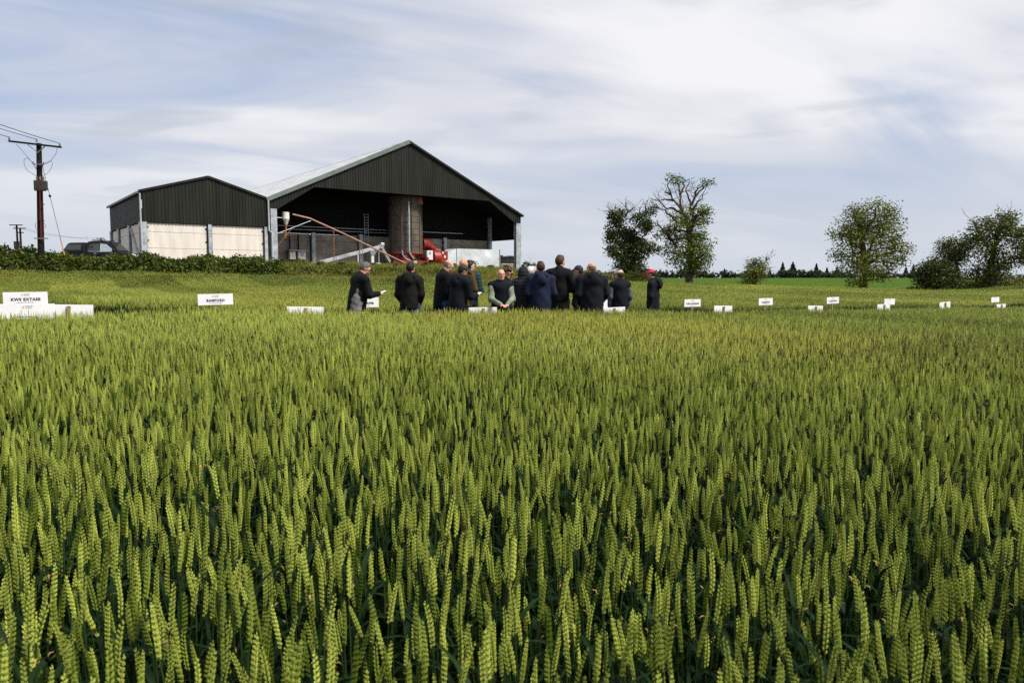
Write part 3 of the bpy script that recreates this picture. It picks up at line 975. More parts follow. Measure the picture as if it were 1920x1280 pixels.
s = shed_thing("grain_silo", "tall brown weathered cylindrical silo inside the open shed", "silo")
c = lp(763, 475, 2.4); topz = lp(763, 374, 2.4).z; r = 1.5
m = MB(); prof = []
zs = np.linspace(c.z, topz, 10)
for i, zz_ in enumerate(zs):                              # ring-jointed wall sheets
    prof += [(r, zz_ + .02), (r + .035, zz_ + .03), (r + .035, zz_ + .09), (r, zz_ + .10)]
prof += [(r, topz + .2), (.5, topz + .9)]
m.lathe(prof, 40, (c.x, c.y, 0)); m.build("wall", silo_m, s, smooth=True)
m = MB()
for k in range(10):
    a = 2 * math.pi * k / 10 + .2
    m.bar((c.x + (r + .05) * math.cos(a), c.y + (r + .05) * math.sin(a), c.z), (c.x + (r + .05) * math.cos(a), c.y + (r + .05) * math.sin(a), topz), .06, .06)
m.build("stiffeners", mat("silo_stiffener", (.10, .08, .06), .8, var=.2), s)
m = MB(); m.lathe([(r + .08, c.z - .12), (r + .12, c.z - .08), (r + .12, c.z), (r + .06, c.z + .03)], 40, (c.x, c.y, 0)); m.build("base_ring", rust_red, s, smooth=True)
m = MB(); m.lathe([(r, c.z - .1), (.25, .55), (.2, .4)], 24, (c.x, c.y, 0)); m.build("cone_bottom", silo_m, s, smooth=True)
for k in range(6):
    a = 2 * math.pi * k / 6 + .5
    x, y = c.x + r * math.cos(a), c.y + r * math.sin(a)
    MB().bar((x, y, floor_z(Vector((x, y, 0)))), (x, y, c.z - .05), .12, .12).build("leg", rust_red, s)
m = MB()
for k in range(6):
    a, b = 2 * math.pi * k / 6 + .5, 2 * math.pi * (k + 1) / 6 + .5
    m.bar((c.x + r * math.cos(a), c.y + r * math.sin(a), c.z - .2), (c.x + r * math.cos(b), c.y + r * math.sin(b), .2), .05, .05)
m.build("bracing", rust_m, s)
a = lp(769, 378, .75); b = lp(769, 470, .75)
MB().tube([a, b, b + Vector((.05, 0, -.25)), b + Vector((.5, .1, -.75))], .085, 10).build("outlet_pipe", galv_m, s, smooth=True)
m = MB(); tp = lp(790, 377, 1.2); m.prism([(tp.x - .28, tp.z - .3), (tp.x + .22, tp.z - .3), (tp.x + .1, tp.z + .35), (tp.x - .25, tp.z + .35)], 1.0, 1.5); m.build("spout", mat("orange_red_spout", (.42, .09, .05), .6), s)

s = shed_thing("loading_trough", "red steel trough on legs under the brown silo", "trough")
a, b = lp(738, 496, 1.0), lp(800, 494, 1.0)
MB().box((a.x, .8, a.z + .08), (b.x, 1.5, a.z + .36)).build("body", rust_red, s, bevel=.02)
MB().box((b.x - .1, .7, a.z - .15), (b.x + .12, 1.6, a.z + .75)).build("end_plate", rust_red, s)
mid = (a.x + b.x) / 2 + .5
MB().lathe([(.17, 0), (.17, .012)], 20).build("badge", mat("green_badge", (.45, .62, .52), .5), s, loc=(mid, .785, a.z + .22), rot=(R(90), 0, 0))
MB().prism([(mid - 1.3, a.z + .42), (mid - .5, a.z + .42), (mid - .7, a.z + .95), (mid - 1.0, a.z + .95)], .9, 1.4).build("inlet_hood", rust_red, s)
for x in (a.x + .2, (a.x + b.x) / 2, b.x - .3): MB().box((x, .95, floor_z(Vector((x, 1, 0)))), (x + .12, 1.3, a.z)).build("leg", rust_red, s)
p0, p1, p2, p3 = lp(755, 469, .9), lp(757, 478, .85), lp(763, 486, .85), lp(772, 488, .95)
MB().tube([p0, p1, p2, p3], .055, 8).build("hose", mat("pale_blue_hose", (.22, .42, .52), .4), s, smooth=True)
MB().tube([lp(755, 466, .9), p0], .065, 8).build("hose_coupling", rust_red, s, smooth=True)

s = shed_thing("grain_drier_burner", "red drum burner with white control box beside the silo", "burner")
c = lp(818, 483, 1.6)
MB().tube([(c.x - .45, 1.7, c.z), (c.x - .38, 1.7, c.z), (c.x + .32, 1.7, c.z), (c.x + .38, 1.7, c.z)], [.62, .72, .72, .62], 28).build("drum", rust_red, s, smooth=True)
MB().box((c.x + .38, 1.2, c.z - .45), (c.x + 1.15, 2.2, c.z + .62)).build("square_housing", rust_red, s, bevel=.02)
MB().lathe([(.13, 0), (.13, .012)], 16).build("emblem", mat("cream_emblem", (.75, .62, .5), .5), s, loc=(c.x + .8, 1.19, c.z + .1), rot=(R(90), 0, 0))
MB().box((c.x + .5, 1.188, c.z + .38), (c.x + .66, 1.199, c.z + .56)).build("notice", cream_m, s)
a = lp(801, 487, 1.0); b = lp(811.5, 470, 1.0)
cb = MB().box((a.x, .85, a.z), (b.x, 1.1, b.z)).build("control_box", mat("white_enamel_box", (.70, .70, .67), .45, var=.05), s, bevel=.015)
MB().box((a.x + .18, .838, b.z - .36), (a.x + .42, .849, b.z - .12)).build("display", ink_grey, cb)
MB().box((a.x + .12, .838, a.z + .08), (a.x + .24, .849, a.z + .2)).build("warning_label", gold, cb)
f = lp(797, 458, 3.2)
MB().tube([(f.x - .3, 3.2, f.z), (f.x + .2, 3.2, f.z), (f.x + 1.1, 3.0, f.z - .55)], [.62, .58, .24], 24).build("intake_cone", rust_red, s, smooth=True)
MB().tube([(f.x + .9, 2.9, f.z - .55), (f.x + 1.6, 2.9, f.z - .65)], .26, 14).build("fan_motor", mat("dull_red_motor", (.16, .03, .02), .6), s, smooth=True)
MB().box((c.x - .9, 1.3, c.z - 1.1), (c.x + .2, 2.3, c.z - .68)).build("plinth", pipe_m, s)
MB().box((c.x + .5, 1.4, floor_z(c)), (c.x + .7, 2.0, c.z - .45)).build("leg", rust_red, s)
MB().box((c.x - .95, 1.35, floor_z(c)), (c.x - .75, 2.2, c.z - 1.1)).build("leg", rust_red, s)

s = shed_thing("air_duct", "dented shiny galvanised air duct, a long metal box on the right of the bay", "duct")
a, b = lp(857, 507, 1.3), lp(937, 467, 1.3)
zt, zb_ = lp(857, 466, 1.3).z, lp(857, 507, 1.3).z
zt2 = lp(937, 468.5, 1.3).z
m = MB(); nx, nz = 14, 8; vs, fs = [], []
for i in range(nx + 1):
    for j in range(nz + 1):
        u, v = i / nx, j / nz
        dent = -.035 * math.sin(u * 9 + 2 * v) * math.sin(v * 5.2 + u * 3) - .02 * math.sin(u * 17 + v * 7)
        dent *= min(1, 6 * min(u, 1 - u, v, 1 - v))
        zz_ = zb_ + (zt - .0 - zb_) * v
        vs.append((a.x + (b.x - a.x) * u, 1.3 - dent, zz_))
for i in range(nx):
    for j in range(nz):
        o = i * (nz + 1) + j; fs.append([o, o + nz + 1, o + nz + 2, o + 1])
m.add(vs, fs); m.build("front_sheet", duct_m, s, smooth=True)
MB().box((a.x + .002, 1.36, zb_), (b.x - .002, 3.3, zt - .004)).build("box_body", duct_m, s)
MB().add([(a.x, 1.28, zb_ + .002), (a.x, 3.3, zb_ + .002), (a.x, 3.3, zt), (a.x, 1.28, zt), (c.x + 1.16, 1.35, c.z - .3), (c.x + 1.16, 2.1, c.z - .3), (c.x + 1.16, 2.1, c.z + .5), (c.x + 1.16, 1.35, c.z + .5)],
         [(0, 1, 2, 3), (4, 5, 6, 7), (0, 4, 7, 3), (3, 7, 6, 2), (2, 6, 5, 1), (1, 5, 4, 0)]).build("flare", duct_m, s)
for x in (a.x, b.x): MB().bar((x, 1.27, zb_ - .1), (x, 1.27, zt + .03), .09, .05).build("corner_angle", galv_m, s)
for x in (a.x + .3, b.x - .4): MB().box((x, 1.6, floor_z(Vector((x, 1.6, 0)))), (x + .15, 3, zb_)).build("skid", galv_m, s)

s = shed_thing("grain_auger", "long red-brown auger tube sloping down from a cyclone to the silo foot", "auger")
p = [lp(554, 402, .5), lp(585, 409.5, .55), lp(645, 437, .6), lp(762, 494, .8)]
MB().tube(p, [.075, .08, .08, .08], 12).build("tube", copper_m, s, smooth=True)
cy = lp(541, 398, .5); cb_ = lp(541, 411, .5)
MB().lathe([(.28, cb_.z), (.31, cb_.z + .02), (.29, cb_.z + .06), (.29, cy.z - .03), (.26, cy.z)], 20, (cy.x, cy.y, 0)).build("cyclone", cream_m, s, smooth=True)
ce = lp(541, 422, .5)
MB().lathe([(.10, ce.z), (.29, cb_.z)], 20, (cy.x, cy.y, 0)).build("cyclone_cone", cream_m, s, smooth=True)
q0 = lp(538, 446, .5)
MB().tube([ce, Vector((ce.x - .03, ce.y, (ce.z + q0.z) / 2)), q0], .085, 8).build("drop_tube", rust_m, s, smooth=True)
MB().tube([lp(525, 438, .45), lp(587, 414, .55)], .03, 6).build("stay_rod", galv_m, s)
MB().tube([lp(525, 461, .45), lp(552, 428, .5)], .03, 6).build("stay_rod", rust_m, s)
MB().tube([lp(524, 408, .45), lp(541, 409, .5)], .03, 6).build("stay_rod", galv_m, s)
for px, py in ((629, 433), (677, 456)):
    t = lp(px, py, .6); MB().tube([t, Vector((t.x, t.y, floor_z(t)))], .045, 8).build("support_post", rust_m, s, smooth=True)

s = shed_thing("belt_conveyor", "grey inclined conveyor rising from the floor to a hopper", "conveyor")
a, b = lp(583, 497, 1.6), lp(716, 462.5, 2.2)
MB().bar(a, b, .42, .30).build("casing", pipe_m, s, bevel=.02)
for f in (.35, .66, .72):
    q0 = a.lerp(b, f); MB().bar(q0 - (b - a).normalized() * .05, q0 + (b - a).normalized() * .05, .48, .36).build("flange", galv_m, s)
MB().tube([b + Vector((0, -.25, .05)), b + Vector((0, .25, .05))], .22, 14).build("drive_drum", galv_m, s, smooth=True)
MB().box((b.x - .1, b.y - .3, b.z + .05), (b.x + .25, b.y + .1, b.z + .35)).build("motor", mat("silver_motor", (.55, .56, .55), .4, metal=.4), s, bevel=.03)
h = lp(700, 472, 2.0)
m = MB(); m.add([(h.x - .36, 1.7, h.z + .1), (h.x + .36, 1.7, h.z + .1), (h.x + .36, 2.3, h.z + .1), (h.x - .36, 2.3, h.z + .1), (h.x - .13, 1.88, h.z - .4), (h.x + .13, 1.88, h.z - .4), (h.x + .13, 2.12, h.z - .4), (h.x - .13, 2.12, h.z - .4)],
                [(0, 1, 2, 3), (7, 6, 5, 4), (0, 4, 5, 1), (1, 5, 6, 2), (2, 6, 7, 3), (3, 7, 4, 0)]); m.build("hopper", pipe_m, s)
MB().box((h.x - .13, 1.88, h.z - 1.0), (h.x + .13, 2.12, h.z - .4)).build("chute", cream_m, s)
MB().box((h.x - .3, 1.7, h.z - 1.2), (h.x + .7, 2.3, h.z - 1.0)).build("tray", cream_m, s)
for f in (.38, .97):
    q0 = a.lerp(b, f); MB().tube([q0, Vector((q0.x, q0.y, floor_z(q0)))], .05, 8).build("leg", galv_m, s, smooth=True)
q0 = a.lerp(b, .36); MB().bar(q0, Vector((q0.x - 1.0, q0.y, floor_z(q0))), .08, .08).build("brace", galv_m, s)
MB().bar(b + Vector((.05, 0, -.1)), b + Vector((1.0, .1, -1.5)), .36, .25).build("discharge_spout", mat("dull_spout", (.30, .29, .26), .6), s)

s = shed_thing("electrical_cabinets", "two grey electrical cabinets under a small hood on the concrete wall", "cabinet")
a, b = lp(546.5, 486, BAY - .5), lp(557.5, 471, BAY - .5)
MB().box((a.x, BAY - .55, a.z), (b.x, BAY - .05, b.z)).build("cabinet", cream_m, s, bevel=.015)
a2, b2 = lp(562.5, 487, BAY - .5), lp(576, 471, BAY - .5)
k = MB().box((a2.x, BAY - .55, a2.z), (b2.x, BAY - .05, b2.z)).build("cabinet", cream_m, s, bevel=.015)
MB().box((a2.x + .2, BAY - .562, a2.z + .32), (b2.x - .15, BAY - .551, b2.z - .15)).build("meter_panel", ink_grey, k)
MB().lathe([(.05, 0), (.04, .03)], 10).build("stop_button", rust_red, k, loc=(a2.x + .15, BAY - .551, a2.z + .12), rot=(R(90), 0, 0))
MB().box((a.x - .1, BAY - .7, b.z + .03), (b2.x + .05, BAY - .03, b.z + .1)).build("hood", galv_m, s)

s = shed_thing("steel_ladder", "thin steel ladder fixed inside the dark bay left of the silo", "ladder")
t, b = lp(690, 400, BAY - .4), lp(690, 470, BAY - .4)
for dx in (-.2, .2): MB().bar((t.x + dx, t.y, b.z), (t.x + dx, t.y, t.z), .04, .04).build("rail", galv_m, s)
for i in range(14):
    zz_ = b.z + (t.z - b.z) * (i + .5) / 14
    MB().bar((t.x - .2, t.y, zz_), (t.x + .2, t.y, zz_), .03, .03).build("rung", galv_m, s)

# ---- stacked things beyond the right corner of the shed
s = empty("tote_tank", at(949, 503, 84) - Vector((0, 0, 0)), .35, "yellowed plastic tote tank in a wire cage beyond the shed corner", "tank")
s.location.z = gz(s.location.x, s.location.y)
hgt = at(949, 494.5, 84).z - s.location.z
MB().box((-.70, -.5, hgt - 1.0), (.70, .5, hgt - .02)).build("tank", mat("yellowed_tank_plastic", (.50, .42, .20), .5, var=.12), s, bevel=.05)
for i in range(8):
    x = -.74 + 1.48 * i / 7; MB().bar((x, -.54, hgt - 1.05), (x, -.54, hgt), .03, .03).build("cage_bar", galv_m, s)
for i in range(5):
    zz_ = hgt - 1.05 + 1.05 * i / 4; MB().bar((-.76, -.57, zz_), (.76, -.57, zz_), .03, .03).build("cage_bar", galv_m, s)
MB().box((-.78, -.58, 0), (.78, .58, max(.14, hgt - 1.06))).build("pallet", post_wood, s)
s = empty("covered_stack", (0, 0, 0), .3, "black sheeted stack with a crumpled cover behind the metal duct", "stack")
p = at(953, 500, 88); s.location = (p.x, p.y, gz(p.x, p.y))
ht = at(953, 480, 88).z - s.location.z
blk = mat("black_sheeting", (.012, .012, .013), .5, var=.3, bump=.5, bscale=5)
MB().box((-1.5, -.7, 0), (1.2, .7, ht - .3)).build("stack_body", blk, s, bevel=.05)
m = MB()
for i in range(9):
    x = -1.5 + i * .26
    m.box((x, -.75, ht - .3 + random.uniform(-.02, .05)), (x + .4, .75, ht - .12 + random.uniform(0, .22)))
m.build("crumpled_cover", blk, s, bevel=.05)
for x in (.55, .95): MB().box((x, -.76, ht - .75), (x + .12, -.735, ht - .55)).build("pale_label", white_board, s)
# ------------------------------------------------------------------ people
class Field:
    """signed-distance field on a grid, shapes blended smoothly, meshed by surface nets"""
    def __init__(self, lo, hi, res):
        self.lo, self.res = np.array(lo, float), res
        self.n = np.ceil((np.array(hi) - self.lo) / res).astype(int) + 1
        self.d = np.full(self.n, .3, np.float32)
    def sub(self, lo, hi):
        a = np.clip(np.floor((np.array(lo) - self.lo) / self.res).astype(int), 0, self.n - 1)
        b = np.clip(np.ceil((np.array(hi) - self.lo) / self.res).astype(int) + 1, 1, self.n)
        sl = tuple(slice(i, max(j, i + 1)) for i, j in zip(a, b))
        ax = [self.lo[k] + self.res * np.arange(sl[k].start, sl[k].stop) for k in range(3)]
        return sl, np.meshgrid(*ax, indexing='ij', copy=False)
    def blend(self, sl, d, k):
        o = self.d[sl]
        if k <= 0:
            self.d[sl] = np.minimum(o, d); return
        h = np.clip(.5 + .5 * (o - d) / k, 0, 1)
        self.d[sl] = o + (d - o) * h - k * h * (1 - h)
    def cone(self, a, b, ra, rb, k=.03, flat=None):
        """tapered limb; flat=(axis, factor) squeezes it"""
        a, b = np.array(a, float), np.array(b, float)
        R_ = max(ra, rb) * (1.5 if flat is not None else 1) + k + .06
        sl, (X, Y, Z) = self.sub(np.minimum(a, b) - R_, np.maximum(a, b) + R_)
        v = b - a; L2 = max(v @ v, 1e-9)
        t = np.clip(((X - a[0]) * v[0] + (Y - a[1]) * v[1] + (Z - a[2]) * v[2]) / L2, 0, 1)
        dx, dy, dz = X - a[0] - t * v[0], Y - a[1] - t * v[1], Z - a[2] - t * v[2]
        if flat is not None:
            ax, f = np.array(flat[0], float), flat[1]
            pr = dx * ax[0] + dy * ax[1] + dz * ax[2]
            g = f - 1
            dx, dy, dz = dx + pr * ax[0] * g, dy + pr * ax[1] * g, dz + pr * ax[2] * g
        self.blend(sl, (np.sqrt(dx * dx + dy * dy + dz * dz) - (ra + (rb - ra) * t)).astype(np.float32), k)
    def ell(self, c, r, rot=None, k=.02, cut=False, clip=None):
        """ellipsoid in a rotated frame; cut carves it away; clip(x,y,z local) bounds it"""
        c, r = np.array(c, float), np.array(r, float)
        Rm = max(r) + k + .05
        sl, (X, Y, Z) = self.sub(c - Rm, c + Rm)
        p = np.stack([X - c[0], Y - c[1], Z - c[2]], -1)
        if rot is not None: p = p @ np.array(rot)
        q = np.sqrt(((p / r) ** 2).sum(-1))
        q2 = np.sqrt(((p / (r * r)) ** 2).sum(-1)) + 1e-9
        d = q * (q - 1) / q2
        if clip is not None: d = np.maximum(d, clip(p[..., 0], p[..., 1], p[..., 2]))
        if cut: self.d[sl] = np.maximum(self.d[sl], -d)
        else: self.blend(sl, d.astype(np.float32), k)
    def keep(self, fn):
        sl, (X, Y, Z) = self.sub(self.lo, self.lo + self.res * self.n)
        self.d = np.maximum(self.d, fn(X, Y, Z)).astype(np.float32)
    def warp(self, fn):
        sl, (X, Y, Z) = self.sub(self.lo, self.lo + self.res * self.n)
        self.d = (self.d + fn(X, Y, Z)).astype(np.float32)
    def mesh(self, name):
        d = self.d
        d[0], d[-1] = .1, .1; d[:, 0], d[:, -1] = .1, .1; d[:, :, 0], d[:, :, -1] = .1, .1
        ins = d < 0
        c = np.zeros(tuple(self.n - 1), np.int8)
        for i in (0, 1):
            for j in (0, 1):
                for k in (0, 1):
                    c += ins[i:self.n[0] - 1 + i, j:self.n[1] - 1 + j, k:self.n[2] - 1 + k]
        act = np.argwhere((c > 0) & (c < 8))
        idx = np.full(c.shape, -1, np.int32); idx[tuple(act.T)] = np.arange(len(act))
        acc = np.zeros((len(act), 3)); cnt = np.zeros(len(act))
        cor = [(i, j, k) for i in (0, 1) for j in (0, 1) for k in (0, 1)]
        for p in cor:
            for ax in range(3):
                if p[ax]: continue
                q = list(p); q[ax] = 1
                A = d[act[:, 0] + p[0], act[:, 1] + p[1], act[:, 2] + p[2]]
                B = d[act[:, 0] + q[0], act[:, 1] + q[1], act[:, 2] + q[2]]
                m = (A < 0) != (B < 0)
                t = A[m] / (A[m] - B[m])
                v = np.tile(np.array(p, float), (m.sum(), 1)); v[:, ax] += t
                acc[m] += v; cnt[m] += 1
        V = self.lo + self.res * (act + acc / cnt[:, None])
        F = []
        for ax in range(3):
            u, w = [(1, 2), (2, 0), (0, 1)][ax]
            s0 = [slice(None)] * 3; s1 = [slice(None)] * 3; s0[ax] = slice(0, -1); s1[ax] = slice(1, None)
            ch = ins[tuple(s0)] != ins[tuple(s1)]
            e = np.argwhere(ch)
            e = e[(e[:, u] > 0) & (e[:, w] > 0) & (e[:, u] < self.n[u] - 1) & (e[:, w] < self.n[w] - 1)]
            fl = ins[tuple(e.T)]
            qd = []
            for du, dw in ((0, 0), (-1, 0), (-1, -1), (0, -1)):
                o = e.copy(); o[:, u] += du; o[:, w] += dw
                qd.append(idx[tuple(o.T)])
            qd = np.stack(qd, -1)
            qd[~fl] = qd[~fl][:, ::-1]
            F.append(qd)
        F = np.concatenate(F); F = F[(F >= 0).all(1)]
        return fast_mesh(name, V, F)

def rot3(yaw=0, pitch=0, roll=0):
    """head frame: yaw left/right about z, pitch nods forward (+y is where the person looks)"""
    return np.array(Matrix.Rotation(yaw, 3, 'Z') @ Matrix.Rotation(-pitch, 3, 'X') @ Matrix.Rotation(roll, 3, 'Y'))

SKINS = {k: mat("skin_" + k, v, .5, var=.10, nscale=22, spec=.4) for k, v in
         {"fair": (.56, .31, .21), "pink": (.62, .30, .21), "tan": (.40, .21, .12), "ginger": (.58, .28, .14)}.items()}
def cloth(name, c, var=.18, rough=.85): return mat("cloth_" + name, c, rough, var=var, nscale=7, bump=.12, bscale=30, spec=.2)
HAIR = {k: mat("hair_" + k, v, .6, var=.35, nscale=40, bump=.3, bscale=120, spec=.3) for k, v in
        {"grey": (.10, .095, .09), "dark": (.012, .009, .007), "brown": (.045, .022, .010), "auburn": (.060, .022, .010), "white": (.72, .70, .66), "stubble": (.20, .13, .09)}.items()}
lens_m = mat("spectacle_frame", (.02, .02, .022), .3, var=.1)
eye_m = mat("eye_dark", (.03, .02, .015), .2, var=.05)
lip_m = mat("lip", (.33, .10, .08), .5, var=.1)

def person(px, Y, head_top_py, face, label, skin="fair", jacket="black", trousers="navy_trousers", hair=None, cap=None, cap_brim=True, glasses=False,
           lean=0.0, nod=0.0, look=0.0, arms="down", build=1.0, hood=False, hood_up=False, puffer=False, gilet=None, hem=.80, collar=True, extras=(), res=.0135, long_hair=False, crouch=0.0):
    """face: heading of the chest in degrees from facing away (0 = back to the camera, 90 = facing right)"""
    p = at(px, head_top_py, Y); g = gz(p.x, Y)
    H = p.z - g
    rz = -R(face)
    S = H / 1.76 if not crouch else 1.0
    f = Field((-.62, -.45, -.02), (.62, .68, 1.98), res)
    # joints
    b = build
    hipz, ln = .93 - crouch, lean
    def up(h, x=0, fwd=0):                              # point on the leaning trunk, h above the hips
        return np.array([x, math.sin(ln) * h + fwd * math.cos(ln) - .02, hipz + math.cos(ln) * h - fwd * math.sin(ln)])
    hipL, hipR = np.array([-.10, 0, hipz]), np.array([.10, 0, hipz])
    feet = [np.array([-.11, .02 + .0, .06]), np.array([.12, -.03, .06])]
    knees = [(h + ft) / 2 + np.array([0, .04 + crouch * .9, 0]) for h, ft in zip((hipL, hipR), feet)]
    shL, shR = up(.50, -.185 * b), up(.50, .185 * b)
    nk0, nk1 = up(.53), up(.60, 0, .015)
    hc = up(.60, 0, .02) + np.array([math.sin(R(look)) * .02, .02 + .07 * math.sin(R(nod)), .115 - .05 * (1 - math.cos(R(nod)))])
    hr = rot3(-R(look), R(nod))
    # head: skull, jaw, features
    def hp(x, y, z): return hc + hr @ np.array([x, y, z])
    def head(F, grow=0):
        F.ell(hp(0, -.012, .035), (.076 + grow, .097 + grow, .092 + grow), hr, .02)
        F.ell(hp(0, .022, -.030), (.060 + grow, .072 + grow, .085 + grow), hr, .03)
        if grow == 0:
            F.ell(hp(0, .060, -.088), (.030, .025, .022), hr, .02)            # chin
            F.cone(hp(0, .088, .022), hp(0, .110, -.018), .010, .015, .012)   # nose
            F.cone(hp(-.05, .070, .040), hp(.05, .070, .040), .012, .012, .02)  # brow
            for s_ in (-1, 1):
                F.ell(hp(s_ * .078, -.012, .0), (.010, .020, .033), hr, .008)  # ear
                F.ell(hp(s_ * .040, .062, -.022), (.022, .022, .02), hr, .015)  # cheek
                F.ell(hp(s_ * .031, .094, .018), (.014, .010, .009), hr, 0, cut=True)
    # arms
    A = {"down": [((-.05, .0, -.29), (.02, .06, -.25))] * 2,
         "pockets": [((-.045, -.03, -.28), (.07, .15, -.19))] * 2,
         "reading": [((-.06, .04, -.28), (.11, .25, .02))] * 2,
         "clasp": [((-.03, .10, -.29), (.16, .24, -.10))] * 2,
         "bent": [((-.09, -.02, -.28), (.13, .22, -.02))] * 2}[arms]
    limbs = []
    for s_, sh, (e, w) in ((-1, shL, A[0]), (1, shR, A[1])):
        el = sh + np.array([-e[0] * -s_ if False else s_ * -e[0], e[1] + math.sin(ln) * e[2] * -.35, e[2]])
        wr = el + np.array([-s_ * w[0], w[1], w[2]])
        limbs.append((s_, sh, el, wr))
    def trunk(F, gr, k=.05):
        F.cone(up(.05), up(.28), .150 * b + gr, .140 * b + gr, k, flat=((0, 1, 0), 1.22))
        F.cone(up(.28), up(.44), .145 * b + gr, .160 * b + gr, k, flat=((0, 1, 0), 1.22))
        F.cone(shL * .75 + shR * .25, shR * .75 + shL * .25, .085 + gr, .085 + gr, k)
        F.cone(shL, shR, .060 + gr, .060 + gr, k)
        F.cone(up(.56), up(.48), .05 + gr, .10 + gr, .05)
    trunk(f, -.012)
    f.cone(nk0, nk1, .058, .053, .03); f.cone(nk1, hp(0, -.02, -.03), .052, .05, .03)
    head(f)
    for h_, kn, ft in zip((hipL, hipR), knees, feet):
        f.cone(h_, kn, .085, .058, .04); f.cone(kn, ft, .054, .038, .03); f.cone(ft + np.array([0, -.03, -.03]), ft + np.array([0, .15, -.035]), .04, .032, .02)
    for s_, sh, el, wr in limbs:
        f.cone(sh, el, .048, .038, .03); f.cone(el, wr, .037, .026, .02)
        dv = (wr - el); dv /= np.linalg.norm(dv)
        side = np.cross(dv, [0, 0, 1.0]); side /= max(np.linalg.norm(side), 1e-6)
        nrm = np.cross(side, dv)
        f.cone(wr, wr + dv * .075, .028, .036, .015, flat=(nrm, 1.6))
        for q_ in range(4):
            base = wr + dv * .078 + side * (q_ - 1.5) * .020
            cu = nrm * -.02
            L_ = (.060, .072, .066, .050)[q_]
            f.cone(base, base + dv * L_ * .55 + cu * .3, .0095, .009, .004); f.cone(base + dv * L_ * .55 + cu * .3, base + dv * L_ * .8 + cu * 1.2, .009, .008, .004)
        f.cone(wr + dv * .02 - side * s_ * -.025, wr + dv * .065 - side * s_ * -.055 + nrm * -.02, .013, .010, .008)
    body = link_ob("person", f.mesh("person"), SKINS[skin], None, (p.x, Y, g), (0, 0, rz))
    body.scale = (S * (1 + .0 * b), S, S)
    tag(body, label, "person", "visitors standing on the path between the plots")
    # trousers and shoes
    t = Field((-.36, -.32, -.02), (.36, .62, 1.2), .019)
    for h_, kn, ft in zip((hipL, hipR), knees, feet):
        t.cone(h_, kn, .105, .078, .04); t.cone(kn, ft, .074, .062, .03)
    t.cone(up(-.02), up(.06), .150 * b, .152 * b, .05, flat=((0, 1, 0), 1.2))
    t.keep(lambda X, Y_, Z: .05 - Z)
    link_ob("trousers", t.mesh("trousers"), cloth(*CLOTH[trousers]), body)
    for ft in feet:
        sh_ = Field(ft - .14, ft + np.array([.14, .26, .1]), .018)
        sh_.cone(ft + np.array([0, -.05, -.02]), ft + np.array([0, .17, -.03]), .052, .042, .02); sh_.keep(lambda X, Y_, Z: .004 - Z)
        link_ob("shoe", sh_.mesh("shoe"), cloth("boot", (.03, .022, .016)), body)
    # jacket
    j = Field((-.66, -.48, .5), (.66, .70, 1.85), res)
    gr = .030 if puffer else .022
    trunk(j, gr)
    hz0 = hem - .93 + hipz - crouch * 0
    j.cone(up(hz0 - hipz), up(.20), .172 * b + gr * .6, .158 * b + gr, .04, flat=((0, 1, 0), 1.18))
    if not gilet:
        for s_, sh, el, wr in limbs:
            d_ = wr - el; we = el + d_ * .93
            j.cone(sh, el, .070 + gr * .5, .062 + gr * .4, .04); j.cone(el, we, .060 + gr * .4, .046 + gr * .3, .03)
    if collar:
        j.cone(up(.545), up(.60, 0, -.012), .082, .073, .03)
    if hood and not hood_up:
        j.ell(up(.575, 0, -.105), (.135, .080, .075), None, .02); j.cone(up(.60, -.095, .0), up(.60, .095, .0), .048, .048, .03); j.ell(up(.49, 0, -.165), (.105, .050, .105), None, .018)
    if hood_up:
        j.ell(hp(0, -.022, .012), (.112, .122, .140), hr, .03); j.cone(up(.56), hp(0, -.03, -.05), .10, .10, .03)
    if puffer:
        j.warp(lambda X, Y_, Z: (-.011 * np.abs(np.sin((Z + .05 * Y_) * math.pi / .072))).astype(np.float32))
    else:                                               # folds of the cloth
        sd_ = (px * 7919) % 97
        j.warp(lambda X, Y_, Z: (.006 * np.sin(9 * X + 7 * Z + sd_) * np.sin(13 * Z - 18 * Y_ + 15 * X) + .003 * np.sin(23 * Z + 31 * X + sd_) * np.sin(9 * X + 3 * sd_)).astype(np.float32))
    zb = hz0
    j.keep(lambda X, Y_, Z: zb + .015 * np.sin(7 * X + px) - Z + (Y_ * math.sin(ln) * .6))
    jk = link_ob("gilet" if gilet else "jacket", j.mesh("jacket"), cloth(*CLOTH[jacket]), body)
    if gilet:
        jk.data.update()
        k_ = Field((-.66, -.48, .5), (.66, .70, 1.85), res)
        for s_, sh, el, wr in limbs:
            k_.cone(sh, el, .072, .064, .03); k_.cone(el, wr, .062, .044, .03)
        k_.warp(lambda X, Y_, Z: (.006 * np.sin(31 * Z + 13 * X) * np.sin(19 * Y_ + 11 * Z)).astype(np.float32))
        link_ob("sleeves", k_.mesh("sleeves"), cloth(*CLOTH[gilet]), body)
